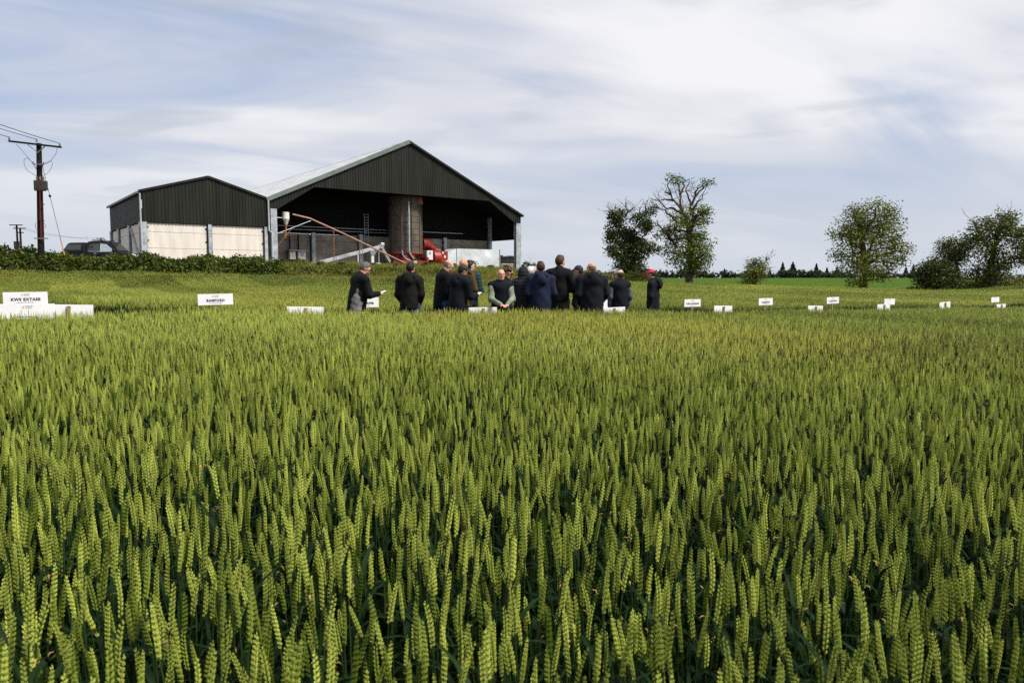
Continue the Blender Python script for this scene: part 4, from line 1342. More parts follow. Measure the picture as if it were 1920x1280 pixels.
    # hair or cap
    if hair:
        hf = Field(hc - .2, hc + .2, .010)
        lim = -.035 if not long_hair else -.09
        style = {"full": lambda x, y, z: np.maximum(.4 * (y - .045) - (z - .055) * .9, np.maximum((y - .035) * .8 + np.maximum(-(z - .02), 0) * 1.2 - .0, lim - .03 - z)),
                 "fringe": lambda x, y, z: np.maximum(np.maximum((y - .035), -.5) - .9 * np.maximum(z - .04, 0), lim - .02 - z)}
        kind, tone = hair
        if kind == "fringe_bald":                       # bald crown, hair only round the back and sides
            hf.ell(hp(0, -.012, .030), (.082, .103, .096), hr, 0, clip=lambda x, y, z: np.maximum(np.maximum(y - .02, z - .030), -.075 - z))
        elif kind == "curly":
            for q_ in range(46):
                a_, e_ = random.uniform(0, 6.28), random.uniform(-.35, 1.5)
                v_ = np.array([math.cos(a_) * math.cos(e_) * .082, math.sin(a_) * math.cos(e_) * .095 - .02, math.sin(e_) * .10 + .03])
                if v_[1] > .055 and v_[2] < .07: continue
                hf.ell(hp(*v_), (.032,) * 3, None, .012)
        else:
            hf.ell(hp(0, -.014, .030), (.086, .107, .108), hr, .0, clip=lambda x, y, z: np.maximum(np.maximum(y - .055 - .6 * (z - .06), (y - .015) - 2.2 * np.maximum(z - .01, 0)), -.10 * (1 + long_hair) - z + (y + .05) * .25))
            for q_ in range(14):
                hf.ell(hp(random.uniform(-.040, .040), random.uniform(-.055, .035), .122 + random.uniform(-.012, .006)), (.016, .024, .012), hr, .02)
        link_ob("hair", hf.mesh("hair"), HAIR[tone], body)
    if cap:
        cf = Field(hc - .26, hc + .26, .010)
        cf.ell(hp(0, -.014, .045), (.090, .110, .098), hr, 0, clip=lambda x, y, z: -z - .002 + .0 * y)
        cf.ell(hp(0, -.014, .144), (.010, .010, .006), hr, .004)
        cp_o = link_ob("cap", cf.mesh("cap"), cap, body)
        bf = Field(hc - .3, hc + .3, .008)
        bf.ell(hp(0, .115, .042), (.072, .085, .012), rot3(-R(look), R(nod) + .22), 0)
        link_ob("peak", bf.mesh("peak"), cap, cp_o)
    # eyes, mouth, spectacles
    for s_ in (-1, 1):
        e_ = MB(); e_.lathe([(.001, -.005), (.005, -.003), (.006, 0), (.005, .003), (.001, .005)], 8)
        link_ob("eye", e_.mesh("eye", True), eye_m, body, tuple(hp(s_ * .031, .083, .018)))
    mo = MB(); mo.tube([hp(-.028, .080, -.050), hp(0, .092, -.056), hp(.028, .080, -.050)], [.003, .006, .003], 6); mo.build("mouth", lip_m, body, smooth=True)
    if glasses:
        gl = MB()
        for s_ in (-1, 1):
            ring = [hp(s_ * .033 + .024 * math.cos(a_), .104, .016 + .018 * math.sin(a_)) for a_ in np.linspace(0, 6.283, 13)]
            gl.tube(ring, .0026, 5, cap=False); gl.tube([hp(s_ * .057, .100, .022), hp(s_ * .080, .03, .022), hp(s_ * .083, -.02, .016)], .0026, 5)
        gl.tube([hp(-.010, .106, .020), hp(.010, .106, .020)], .0026, 5)
        gl.build("spectacles", lens_m, body, smooth=True)
    info = dict(body=body, hp=hp, limbs=limbs, up=up, S=S, hr=hr, jacket=jk)
    for ex_ in extras: ex_(info)
    return info

CLOTH = {"black": ("black", (.0045, .0045, .005)), "navy": ("navy", (.007, .009, .020)), "deep_navy": ("deep_navy", (.0045, .0055, .010)), "olive": ("olive_black", (.008, .007, .005)),
         "brown": ("brown_waxed", (.075, .042, .012)), "teal": ("teal_puffer", (.010, .038, .042)), "charcoal": ("charcoal_puffer", (.018, .018, .022)),
         "grey_sleeve": ("grey_sleeve", (.085, .085, .105)), "sage": ("sage_shirt", (.20, .235, .165)), "navy_trousers": ("navy_trousers", (.014, .014, .022)),
         "jeans": ("jeans", (.025, .055, .14)), "grey_trousers": ("grey_trousers", (.05, .055, .05)), "dark_trousers": ("dark_trousers", (.016, .015, .018)), "blue_navy": ("blue_navy", (.009, .013, .034))}

def world_pt(i, v):
    b = i["body"]; v = Vector([float(c) for c in v]) * i["S"]
    return Matrix.Translation(b.location) @ (Matrix.Rotation(b.rotation_euler.z, 4, 'Z') @ v)
paper_m = mat("paper_white", (.80, .80, .82), .6, var=.03)
def held_paper(label, w=.10, h=.15, hand=1):
    def fn(i):
        s_, sh, el, wr = i["limbs"][hand]
        c = world_pt(i, wr + (wr - el) / np.linalg.norm(wr - el) * .12 + np.array([0, 0, .025]))
        o = MB().box((-w / 2, -h / 2, -.004), (w / 2, h / 2, .004)).build("folded_paper", paper_m, None, loc=c, rot=(.35, .1, i["body"].rotation_euler.z))
        tag(o, label, "paper")
    return fn
def patch_on(name, material, pts, r):
    """flat cloth patch or print lying on the garment"""
    def fn(i):
        m = MB(); m.tube([np.array(p) for p in pts], r, 6); m.build(name, material, i["jacket"], smooth=True)
    return fn
def side_panel(i):
    """grey cloth insert down the side and back of the jacket"""
    f = Field((-.1, -.48, .6), (.62, .5, 1.6), .0135)
    trunk_r = .187
    f.cone(i["up"](-.10, .085, -.045), i["up"](.12, .095, -.035), .135, .125, .03, flat=((0, 1, 0), 1.12)); f.cone(i["up"](.12, .10, -.035), i["up"](.40, .125, -.03), .120, .070, .03)
    f.keep(lambda X, Y_, Z: np.maximum(np.abs(X - .115 - .05 * (1.05 - Z)) - .085 - .10 * (1.02 - Z), .80 - Z))
    f.warp(lambda X, Y_, Z: (.004 * np.sin(60 * Z + 40 * X)).astype(np.float32))
    link_ob("side_panel", f.mesh("side_panel"), cloth("grey_panel", (.15, .14, .135), .2), i["jacket"])
    m = MB(); m.tube([i["up"](.565, .07 * math.cos(a_), .07 * math.sin(a_)) for a_ in np.linspace(0, 6.28, 15)], .009, 5, cap=False); m.build("orange_piping", mat("cloth_orange_piping", (.55, .20, .015), .7), i["jacket"])
    m = MB(); m.tube([np.array([.205 * math.cos(a_), .175 * math.sin(a_) - .02, .806 + .012 * math.sin(2 * a_)]) for a_ in np.linspace(0, 6.28, 25)], .008, 5, cap=False); m.build("orange_hem", mat("cloth_orange_piping", (.55, .20, .015), .7), i["jacket"])

red_cap = mat("cloth_red_cap", (.62, .025, .055), .7, var=.1, nscale=12); beige_cap = mat("cloth_beige_cap", (.48, .36, .27), .8, var=.15, nscale=14)
dark_cap = mat("cloth_brown_cap", (.030, .022, .018), .8, var=.2); navy_cap = mat("cloth_navy_cap", (.010, .014, .045), .7, var=.2)

person(669, 13.1, 491, 52, "man with grey hair in black jacket with grey side panel, reading a paper", "pink", "black", "dark_trousers", hair=("full", "grey"),
       lean=.16, nod=38, look=14, arms="reading", build=1.12, glasses=True, hem=.85, extras=(side_panel, held_paper("folded white paper held by the man in the grey-sided jacket", .06, .12, 1)))
person(768, 13.9, 493, 6, "man seen from behind with short dark hair, dark olive jacket and jeans", "pink", "olive", "jeans", hair=("full", "dark"), lean=.03, nod=12, look=12, arms="pockets", hood=True, hem=.86, build=1.02)
person(829, 14.3, 487, 62, "bald man with glasses looking down, plain black jacket and jeans", "fair", "black", "jeans", hair=("fringe_bald", "stubble"), lean=.10, nod=36, look=8, arms="bent", glasses=True, hem=.84)
person(859, 13.8, 497, 44, "person in dark brown cap and black hooded jacket with white sleeve print", "tan", "deep_navy", "dark_trousers", cap=dark_cap, hair=("full", "dark"), lean=.12, nod=26, look=20, arms="reading", hood=True, hem=.76, build=1.12,
       glasses=True, extras=(held_paper("small white folded leaflet held by the person in the brown cap", .08, .11, 1),))
person(867, 15.2, 486, 20, "person with shaved ginger head in brown waxed jacket behind the brown cap", "ginger", "brown", "dark_trousers", lean=.03, nod=8, look=10, arms="bent", hem=.82)
person(879, 16.0, 490, 22, "dark-haired person in teal puffer jacket behind the brown jacket", "fair", "teal", "dark_trousers", hair=("full", "dark"), puffer=True, nod=10, look=35, arms="bent", hem=.84)
person(938, 14.3, 505, 168, "smiling bald man with glasses facing the camera, navy gilet over sage sleeves", "pink", "deep_navy", "navy_trousers", hair=("fringe_bald", "white"), lean=.14, nod=-6, look=-4, arms="clasp", gilet="sage",
       glasses=True, hem=.80, build=1.06, res=.0115)
person(950, 15.6, 503, 70, "person with dark curly hair mostly hidden behind the smiling bald man", "tan", "deep_navy", "navy_trousers", hair=("curly", "auburn"), nod=25, arms="bent", hem=.82, build=.92)
person(981, 14.9, 503, 8, "person in charcoal quilted puffer jacket with the hood up", "fair", "charcoal", "dark_trousers", hood_up=True, puffer=True, nod=6, arms="bent", hem=.76, build=1.0)
person(993, 16.2, 501, 38, "white-haired person half hidden behind the charcoal puffer jacket", "pink", "navy", "navy_trousers", hair=("full", "white"), nod=10, look=25, arms="down", build=.95)
person(1014, 14.6, 492, -4, "broad person in navy hooded raincoat with dark brown hair, back to camera", "pink", "blue_navy", "navy_trousers", hair=("full", "brown"), hood=True, nod=10, look=-4, arms="pockets", hem=.76, build=1.12)
person(1049, 15.2, 480.5, 14, "tallest man, tousled brown hair, plain black jacket and grey trousers", "fair", "black", "grey_trousers", hair=("full", "auburn"), nod=10, look=28, arms="bent", hem=.90, build=1.02)
person(1086, 16.9, 499.5, -62, "person in navy peaked cap looking left, partly behind the big navy jacket", "tan", "navy", "navy_trousers", cap=navy_cap, hair=("full", "brown"), nod=4, look=-12, arms="down", build=.95)
person(1110, 14.9, 494, -12, "bald broad man in large dark navy jacket, back to camera", "ginger", "deep_navy", "dark_trousers", nod=8, look=-22, glasses=True, arms="pockets", hood=True, hem=.72, build=1.30, hair=("fringe_bald", "stubble"))
person(1162, 16.3, 507, -16, "person in beige cap and navy gilet with grey sleeves, back to camera", "tan", "deep_navy", "navy_trousers", cap=beige_cap, hair=("full", "brown"), gilet="grey_sleeve", nod=8, look=-38, arms="down", hem=.78, build=1.05)
person(1224, 16.8, 506, -66, "woman in bright red cap and navy jacket looking left, standing apart on the right", "tan", "deep_navy", "navy_trousers", cap=red_cap, hair=("full", "dark"), long_hair=True, nod=22, look=-6, arms="down", hood=True, hem=.78, build=.96)
# ------------------------------------------------------------------ trees, hedges and banks
bark_m = mat("tree_bark", (.075, .055, .038), .95, var=.35, nscale=5, bump=.7, bscale=22, spec=.1)
GREENS = {"ash": ((.040, .080, .006), (.22, .26, .025)), "dark": ((.014, .028, .004), (.085, .11, .013)), "field": ((.045, .080, .006), (.27, .29, .03)),
          "wind": ((.026, .046, .005), (.17, .20, .02)), "far": ((.012, .030, .008), (.040, .066, .014)), "conifer": ((.006, .018, .008), (.022, .040, .014)),
          "hedge": ((.020, .040, .004), (.16, .20, .018)), "bank": ((.05, .07, .006), (.24, .24, .03))}
LM = {k: leaf_mat("leaf_" + k, a, b, trans=.32, rough=.5) for k, (a, b) in GREENS.items()}

def leaf_cloud(name, centres, sizes, tints, material, parent, seed=0, up_bias=.5, kind="stuff"):
    """one small folded leaf spray (two triangles) at each centre"""
    r = np.random.default_rng(seed)
    n = len(centres)
    d = r.normal(size=(n, 3)); d[:, 2] += up_bias; d /= np.linalg.norm(d, axis=1)[:, None]
    t = r.normal(size=(n, 3)); t -= (t * d).sum(1)[:, None] * d; t /= np.linalg.norm(t, axis=1)[:, None]
    b = np.cross(d, t)
    L = sizes[:, None]; w = L * r.uniform(.42, .68, (n, 1))
    C = centres
    V = np.stack([C - t * L * .5, C + b * w * .5 + d * L * .12, C + t * L * .5, C - b * w * .5 + d * L * .12], 1).reshape(-1, 3)
    F = (np.arange(n)[:, None] * 4 + np.array([0, 1, 2, 3])).astype(np.int32)
    F = np.concatenate([F[:, [0, 1, 2]], F[:, [0, 2, 3]]])
    me = fast_mesh(name, V, F, False)
    a = me.attributes.new("tint", 'FLOAT', 'POINT'); a.data.foreach_set("value", np.repeat(np.clip(tints, 0, 1), 4).astype(np.float32))
    o = link_ob(name, me, material, parent)
    if kind: o["kind"] = kind
    return o

def limb(mb, pts, r0, r1, rnd, wob=.04, sub=3):
    """crooked tapering branch through pts"""
    P = [Vector(p) for p in pts]
    out = [P[0]]
    for a, b in zip(P[:-1], P[1:]):
        L = (b - a).length
        for k in range(1, sub + 1):
            q = a.lerp(b, k / sub)
            if k < sub: q = q + Vector((rnd.gauss(0, wob), rnd.gauss(0, wob), rnd.gauss(0, wob))) * L
            out.append(q)
    n = len(out)
    mb.tube(out, [r0 + (r1 - r0) * i / (n - 1) for i in range(n)], 6 if r0 > .08 else 4, cap=False)
    return out

def twigs(mb, pts, rnd, n, L, r, tips):
    for _ in range(n):
        i = rnd.randrange(1, len(pts))
        a = pts[i - 1].lerp(pts[i], rnd.random())
        d = Vector((rnd.gauss(0, 1), rnd.gauss(0, .8), rnd.gauss(.5, .6))).normalized()
        l = L * rnd.uniform(.5, 1.2)
        b = a + d * l
        c = b + (d + Vector((rnd.gauss(0, .5), rnd.gauss(0, .5), .3))).normalized() * l * .6
        mb.tube([a, b, c], [r, r * .7, r * .4], 3, cap=False)
        e = b + (d + Vector((rnd.gauss(0, .8), rnd.gauss(0, .8), .2))).normalized() * l * .5
        mb.tube([b, e], [r * .6, r * .35], 3, cap=False)
        tips += [b, c, e]

def tree(name, label, Y, trunk, limbs, bare, blobs, green, cat="tree", group=None, r0=.3, leaf=.20, dens=1.0, seed=1, depth=.8, base_py=None, clump=.33, tw=10):
    """trunk, limbs, bare branches and leaf masses are given where the photo shows them, at Y metres;
    each blob is an ellipsoid with real depth"""
    rnd = random.Random(seed); rg = np.random.default_rng(seed)
    px2m = Y / FPX
    T = [at(x, y, Y) for x, y in trunk]
    base = T[0].copy(); g = gz(base.x, base.y)
    T[0].z = g - .15
    root = empty(name, (base.x, base.y, g), 0, label, cat, group)
    off = Vector((base.x, base.y, g))
    wood = MB(); tips = []
    tr = limb(wood, [p - off for p in T], r0, r0 * .45, rnd, .02, 4)
    wood.tube([tr[0] + Vector((0, 0, -.05)), tr[0] + Vector((0, 0, .5))], [r0 * 1.5, r0 * .98], 8, cap=False)
    for L_ in limbs:
        dy = rnd.uniform(-1, 1)
        pts = [at(x, y, Y + dy * k * .5) - off for k, (x, y) in enumerate(L_)]
        o = limb(wood, pts, r0 * .38, .05, rnd, .05)
        twigs(wood, o, rnd, tw, .8, .022, tips)
    for L_ in bare:
        dy = rnd.uniform(-.8, .8)
        pts = [at(x, y, Y + dy * k * .5) - off for k, (x, y) in enumerate(L_)]
        o = limb(wood, pts, r0 * .30, .03, rnd, .06)
        twigs(wood, o, rnd, 12, .75, .02, tips)
    C, S_, Tn = [], [], []
    for (x, y, rx, ry) in blobs:
        c = at(x, y, Y + rnd.uniform(-1, 1) * .6) - off
        R3 = np.array([rx * px2m, max(rx, ry) * px2m * depth, ry * px2m])
        near = min(tr, key=lambda q: (q - c).length + max(0, q.z - c.z) * .8)
        o = limb(wood, [near, (near + c) / 2 + Vector((0, 0, .12)), c], r0 * .26 if rx > 8 else .03, .025, rnd, .06)
        vol = R3[0] * R3[2]
        twigs(wood, o, rnd, max(2, int(6 * vol)), .55, .016, tips)
        nc = max(4, int(30 * dens * vol ** .85))
        for _ in range(nc):
            v = rg.normal(size=3); v /= np.linalg.norm(v); v *= rg.uniform(.25, 1.08) ** .6
            cc = np.array(c) + v * R3
            k = int(rg.integers(18, 40))
            q = cc + np.clip(rg.normal(0, 1, (k, 3)), -1.6, 1.6) * clump * np.array([1, 1, .72])
            C.append(q); S_.append(rg.uniform(.6, 1.25, k) * leaf)
            Tn.append(np.clip(.42 + .25 * rg.normal() + rg.normal(0, .16, k), 0, 1))
    wood.build("trunk", bark_m, root, smooth=True)
    leaf_cloud("crown", np.concatenate(C), np.concatenate(S_), np.concatenate(Tn), LM[green], root, seed)
    return root

def cv(s, ox, oy, L): return [tuple([ox + q[0] / s, oy + q[1] / s] + [v / s for v in q[2:]]) for q in L]
c8 = lambda L: cv(5.333, 1100, 320, L)
tree("field_tree", "dark leafy tree with a few dead twigs on top, left of the tall bare-topped tree", 74, c8([(450, 1105), (440, 900), (400, 680)]),
     [c8([(440, 850), (560, 660), (640, 540)]), c8([(420, 760), (330, 600), (300, 500)]), c8([(440, 900), (560, 860), (640, 800)])],
     [c8([(380, 470), (410, 400), (385, 320)]), c8([(405, 420), (490, 365)]), c8([(280, 480), (205, 400)]), c8([(245, 445), (265, 390)]), c8([(260, 810), (150, 765)]), c8([(500, 470), (535, 360)]), c8([(590, 430), (580, 330)]), c8([(430, 500), (480, 450)])],
     c8([(300, 500, 85, 90), (350, 415, 32, 32), (250, 610, 55, 75), (390, 640, 100, 95), (560, 500, 95, 70), (648, 390, 28, 62), (600, 590, 55, 45), (310, 780, 110, 90), (500, 790, 140, 100), (420, 910, 165, 105), (450, 1000, 135, 60), (640, 775, 50, 42), (725, 795, 18, 22), (230, 690, 35, 40), (480, 700, 90, 80)]),
     "dark", r0=.36, leaf=.24, dens=1.5, seed=3)
tree("field_tree", "tall tree with bare dead branches at the top and leafy lower crown", 64, c8([(1032, 1128), (1045, 900), (1035, 680), (1005, 540)]),
     [c8([(1040, 700), (860, 690), (790, 620)]), c8([(1040, 800), (1130, 720), (1180, 650)]), c8([(1040, 600), (1090, 480), (1180, 400)])],
     [c8([(1030, 650), (975, 450), (900, 330), (840, 220), (808, 150), (845, 82)]), c8([(1000, 500), (955, 400), (930, 220), (910, 110)]), c8([(1050, 560), (1060, 400), (1020, 280), (990, 200), (1030, 100)]),
      c8([(1060, 390), (1100, 330), (1160, 240)]), c8([(1045, 350), (1090, 250), (1150, 190), (1215, 128)]), c8([(960, 430), (870, 375), (780, 365), (690, 265)]), c8([(880, 500), (800, 430), (690, 330)]),
      c8([(900, 760), (830, 690), (745, 570), (700, 500)]), c8([(930, 240), (980, 150), (940, 100)]), c8([(840, 240), (775, 215)]), c8([(1090, 260), (1115, 140)]), c8([(860, 300), (800, 290), (720, 300)])],
     c8([(940, 530, 95, 62), (1000, 430, 50, 50), (1150, 405, 85, 48), (1100, 500, 90, 62), (1190, 400, 55, 34), (860, 620, 95, 75), (775, 600, 55, 50), (980, 680, 115, 80), (1120, 640, 90, 62), (1150, 760, 100, 100),
         (1000, 820, 120, 90), (900, 860, 90, 80), (1100, 900, 120, 90), (1180, 850, 70, 75), (1010, 960, 140, 65), (720, 655, 32, 32), (850, 82, 12, 9), (915, 105, 16, 12), (1205, 125, 20, 11), (900, 450, 50, 40), (830, 760, 60, 60), (1120, 985, 90, 40), (1205, 480, 20, 16)]),
     "ash", r0=.40, leaf=.21, dens=.98, seed=5)
tree("field_tree", "round full-crowned tree standing alone at the edge of the wheat", 57, [(1617, 541), (1621, 495), (1616, 450), (1612, 415)],
     [[(1620, 480), (1645, 440), (1665, 415)], [(1618, 470), (1590, 445), (1572, 438)], [(1620, 500), (1660, 475), (1692, 470)], [(1616, 450), (1640, 410), (1642, 390)], [(1615, 440), (1605, 410), (1600, 395)]], [],
     [(1600, 418, 30, 26), (1640, 400, 40, 20), (1663, 412, 26, 18), (1590, 447, 28, 24), (1568, 440, 9, 8), (1578, 480, 20, 18), (1620, 458, 36, 32), (1660, 445, 34, 26), (1682, 465, 26, 17), (1693, 474, 15, 12), (1642, 488, 48, 22), (1600, 500, 28, 18),
      (1632, 514, 38, 18), (1608, 529, 18, 9), (1602, 393, 12, 10), (1640, 383, 12, 6), (1678, 492, 22, 10), (1660, 515, 20, 14), (1645, 428, 30, 22)],
     "field", r0=.30, leaf=.19, dens=.84, seed=8)
tree("field_bush", "small upright bush with a pale trunk between the tall tree and the round tree", 60, [(1416, 534), (1418, 512)], [[(1418, 518), (1412, 500), (1413, 488)], [(1418, 518), (1428, 500)]], [[(1430, 500), (1438, 482)]],
     [(1413, 502, 15, 13), (1404, 511, 16, 12), (1398, 525, 12, 9), (1425, 506, 12, 11), (1413, 488, 6, 7), (1430, 494, 6, 7), (1421, 521, 16, 9), (1408, 526, 12, 8)], "field", "bush", r0=.16, leaf=.17, dens=1.3, seed=12, clump=.25)
tree("windswept_tree", "leaning windswept tree, tallest of the dark clump at the right", 55, [(1858, 546), (1858, 500), (1866, 460), (1875, 430)],
     [[(1864, 480), (1845, 450), (1832, 425)], [(1868, 460), (1890, 430), (1900, 410)]], [[(1840, 440), (1828, 422), (1826, 415)], [(1880, 420), (1895, 400)]],
     [(1870, 422, 26, 15), (1893, 411, 16, 9), (1845, 430, 22, 17), (1882, 436, 22, 15), (1834, 452, 16, 12), (1856, 468, 28, 18), (1872, 490, 22, 18), (1845, 508, 32, 18), (1862, 525, 36, 16), (1884, 500, 12, 17), (1893, 428, 9, 12), (1880, 404, 10, 5)],
     "wind", r0=.26, leaf=.19, dens=1.25, seed=15)
tree("windswept_tree", "lower windswept thorn tree between the dark bush and the leaning tree", 57, [(1795, 542), (1797, 510), (1790, 480)], [[(1795, 500), (1775, 470), (1770, 455)], [(1795, 490), (1815, 465)]], [],
     [(1790, 470, 22, 19), (1774, 460, 12, 12), (1812, 455, 26, 13), (1800, 482, 22, 16), (1765, 492, 22, 18), (1795, 522, 18, 11), (1780, 500, 16, 12)], "wind", r0=.18, leaf=.18, dens=1.6, seed=17)
tree("dark_bush", "dense dark rounded bush left of the windswept trees", 53, [(1752, 548), (1752, 525)], [], [], [(1750, 515, 27, 24), (1735, 525, 13, 18), (1765, 530, 30, 14), (1740, 505, 14, 12), (1772, 518, 18, 14), (1760, 502, 16, 12), (1785, 532, 22, 10)], "dark", "bush", r0=.14, leaf=.18, dens=2.2, seed=19)
tree("windswept_tree", "dark tree cut off by the right edge of the picture", 53, [(1940, 545), (1938, 505), (1928, 470)], [[(1936, 490), (1915, 465)]], [],
     [(1908, 452, 15, 20), (1918, 472, 16, 20), (1903, 480, 12, 11), (1930, 440, 18, 16), (1922, 490, 9, 8), (1945, 465, 20, 22)], "wind", r0=.2, leaf=.18, dens=1.6, seed=21)
tree("small_tree", "tiny flat-topped tree seen over the bank right of the shed corner", 82, [(989, 512), (990, 500)], [[(990, 503), (982, 498)], [(990, 502), (1000, 497)]], [], [(990, 494.5, 5, 2.4), (981, 498, 3.5, 2.2), (1000, 496, 4, 2.2), (994, 499, 3, 1.5), (985, 494, 3, 1.6)], "field", r0=.07, leaf=.16, dens=3, seed=23, clump=.10, tw=3)

def hedge(name, label, line, green, seed, leaf=.13, dens=120, cat="hedge", width=1.1):
    """line: (x, top pixel y, Y) along the hedge; leaves fill an uneven bank-shaped body standing on the ground"""
    rg = np.random.default_rng(seed)
    P = [(at(x, y, Y), Y) for x, y, Y in line]
    root = empty(name, (P[0][0].x, P[0][0].y, gz(P[0][0].x, P[0][0].y)), 0, label, cat)
    off = np.array(root.location)
    C, S_, Tn = [], [], []
    stems = MB()
    for (a, _), (b, _) in zip(P[:-1], P[1:]):
        L = (b - a).length
        n = int(L * dens * 5.2)
        t = rg.uniform(0, 1, n)
        x = a.x + (b.x - a.x) * t; y = a.y + (b.y - a.y) * t; top = a.z + (b.z - a.z) * t
        g = ground_z(x, y)
        lump = .14 * smooth_noise(x, y, 3.0, seed) + .12 * smooth_noise(x, y, 1.2, seed + 1) + .16 * smooth_noise(x, y, 8.0, seed + 2)
        h = np.maximum(top - g, .15) * (1 + lump)
        v = rg.uniform(0, 1, n) ** .6 * (1 + .12 * (rg.uniform(0, 1, n) > .93))
        wy = rg.normal(0, 1, n) * width * .5 * np.sqrt(np.clip(1.12 - v ** 2.2, .05, 1))
        yy = y + wy
        q = np.stack([x, yy, np.minimum(g, ground_z(x, yy)) + h * v], -1) - off
        C.append(q); S_.append(rg.uniform(.6, 1.4, n) * leaf)
        Tn.append(np.clip(.40 + .30 * smooth_noise(x, yy, 2.2, seed + 5) + .25 * (smooth_noise(x, yy + q[:, 2], 6, seed + 6)) + rg.normal(0, .17, n), 0, 1))
        for k in range(int(L * 2)):
            u = rg.uniform(); p = a.lerp(b, u); gg = gz(p.x, p.y)
            stems.tube([Vector((p.x, p.y, gg - .1)) - root.location, Vector((p.x + rg.normal(0, .15), p.y + rg.normal(0, .2), gg + (p.z - gg) * .75)) - root.location], [.03, .012], 3, cap=False)
    stems.build("stems", bark_m, root)
    leaf_cloud("foliage", np.concatenate(C), np.concatenate(S_), np.concatenate(Tn), LM[green], root, seed)
    return root
hedge("hedge", "dark green leafy hedge in front of the pickup and small shed at the left", [(-120, 462, 48.8), (0, 466, 48.6), (45, 464, 48.5), (70, 474, 48.4), (104, 471, 48.3), (116, 468, 48.2), (128, 481, 48), (145, 482, 48), (200, 481, 47.9), (260, 482, 47.7), (400, 481, 47.3), (520, 487, 46.6)], "hedge", 31, leaf=.19, dens=270, width=1.5)
hedge("hedge", "low bramble and weed hedge on the bank in front of the open shed", [(512, 488, 47.2), (560, 491, 47.8), (600, 496, 48.2), (680, 498, 49), (760, 501, 50), (830, 503, 51)], "bank", 39, leaf=.13, dens=130, width=1.6)
hedge("hedge", "low bramble hedge right of the shed, behind the big navy jacket", [(1005, 508, 56), (1060, 504, 60), (1110, 508, 63), (1200, 512, 66), (1236, 518, 66)], "bank", 33, leaf=.16, dens=120, width=1.6)
hedge("hedge", "rough grassy scrub under the windswept trees at the right edge", [(1700, 540, 55), (1760, 536, 55), (1830, 532, 56), (1920, 522, 58), (2010, 516, 60)], "bank", 35, leaf=.15, dens=110, width=1.6)
hedge("hedge", "low hedge along the far side of the right-hand trees", [(1860, 516, 75), (1960, 512, 75), (2060, 508, 75)], "wind", 37, leaf=.2, dens=60, width=1.4)

# rough grass on the bank before the sheds
def blade_patch(name, seed, size, n, h, w, tall=0):
    r = np.random.default_rng(seed)
    V, F, T = [], [], []
    for i in range(n):
        x, y = r.uniform(-size / 2, size / 2, 2); a = r.uniform(0, 6.28); L = h * r.uniform(.5, 1.15); bend = r.uniform(.05, .45) * L
        d = np.array([math.cos(a), math.sin(a), 0]); s = np.array([-d[1], d[0], 0]) * w
        p0 = np.array([x, y, 0]); p1 = p0 + d * bend * .3 + [0, 0, L * .55]; p2 = p0 + d * bend + [0, 0, L]
        o = len(V); V += [p0 - s, p0 + s, p1 + s * .8, p1 - s * .8, p2 + s * .1, p2 - s * .1]
        F += [[o, o + 1, o + 2, o + 3], [o + 3, o + 2, o + 4, o + 5]]; T += [np.clip(r.normal(.5, .22), 0, 1)] * 6
    for i in range(tall):                                # dock spikes
        x, y = r.uniform(-size / 2, size / 2, 2); L = h * r.uniform(1.2, 1.7)
        for k in range(16):
            z_ = L * (.45 + .55 * k / 16); ww = .05 * (1.1 - k / 16)
            a = r.uniform(0, 6.28); d = np.array([math.cos(a), math.sin(a), .4]) * ww; s = np.array([-math.sin(a), math.cos(a), 0]) * .02
            p0 = np.array([x, y, z_]); o = len(V); V += [p0 - s, p0 + s, p0 + d + s, p0 + d - s]; F += [[o, o + 1, o + 2, o + 3]]; T += [r.uniform(0, .3)] * 4
        o = len(V); V += [np.array([x - .008, y, 0]), np.array([x + .008, y, 0]), np.array([x + .004, y, L]), np.array([x - .004, y, L])]; F += [[o, o + 1, o + 2, o + 3]]; T += [.2] * 4
    me = fast_mesh(name, np.array(V), np.array(F), False)
    a = me.attributes.new("tint", 'FLOAT', 'POINT'); a.data.foreach_set("value", np.array(T, np.float32))
    return me
bank_m = leaf_mat("bank_grass_blade", (.075, .10, .010), (.36, .34, .055), trans=.3, rough=.6)
straw_m = leaf_mat("dry_grass_blade", (.16, .12, .03), (.42, .33, .15), trans=.2, rough=.7)
gc = src_collection("bank_src_green", [blade_patch(f"bank_patch_{i}", 60 + i, 1.05, 420, .55, .014, 2 if i == 0 else 0) for i in range(4)], [bank_m])
sc_ = src_collection("bank_src_dry", [blade_patch(f"dry_patch_{i}", 70 + i, .8, 130, .62, .008) for i in range(2)], [straw_m])
x, y = jittered(-20, 20, 44, 80, .8)
ey_ = np.interp(x, ex, ey)
front_line = 60 + .75 * (x + 19.7) - 1.0                 # shed front
keep = (y > ey_ + .2) & (y < np.minimum(front_line, ey_ + 15)) & (x > -16.5) & (x < 3)
keep |= (y > ey_ + .3) & (y < ey_ + 9) & (x >= 3) & (x < 14)
x, y = x[keep], y[keep]; n = x.size
zr = np.zeros(n)
hgt = .95 + .45 * smooth_noise(x, y, 1.3, 91) + RNG.uniform(-.15, .15, n)
ob = scatter("bank_grass", np.stack([x, y, ground_z(x, y) - .02], -1), np.stack([zr, zr, RNG.uniform(0, 6.28, n)], -1), np.stack([np.ones(n), np.ones(n), np.clip(hgt, .4, 1.5)], -1), RNG.integers(0, 4, n), np.full(n, .5), gc)
tag(ob, "rough yellow-green grass and weeds on the bank before the sheds", "grass", kind="stuff")
x = RNG.uniform(-14, 3.5, 120); y = np.interp(x, ex, ey) + RNG.uniform(.0, 1.6, x.size); n = x.size; zr = np.zeros(n)
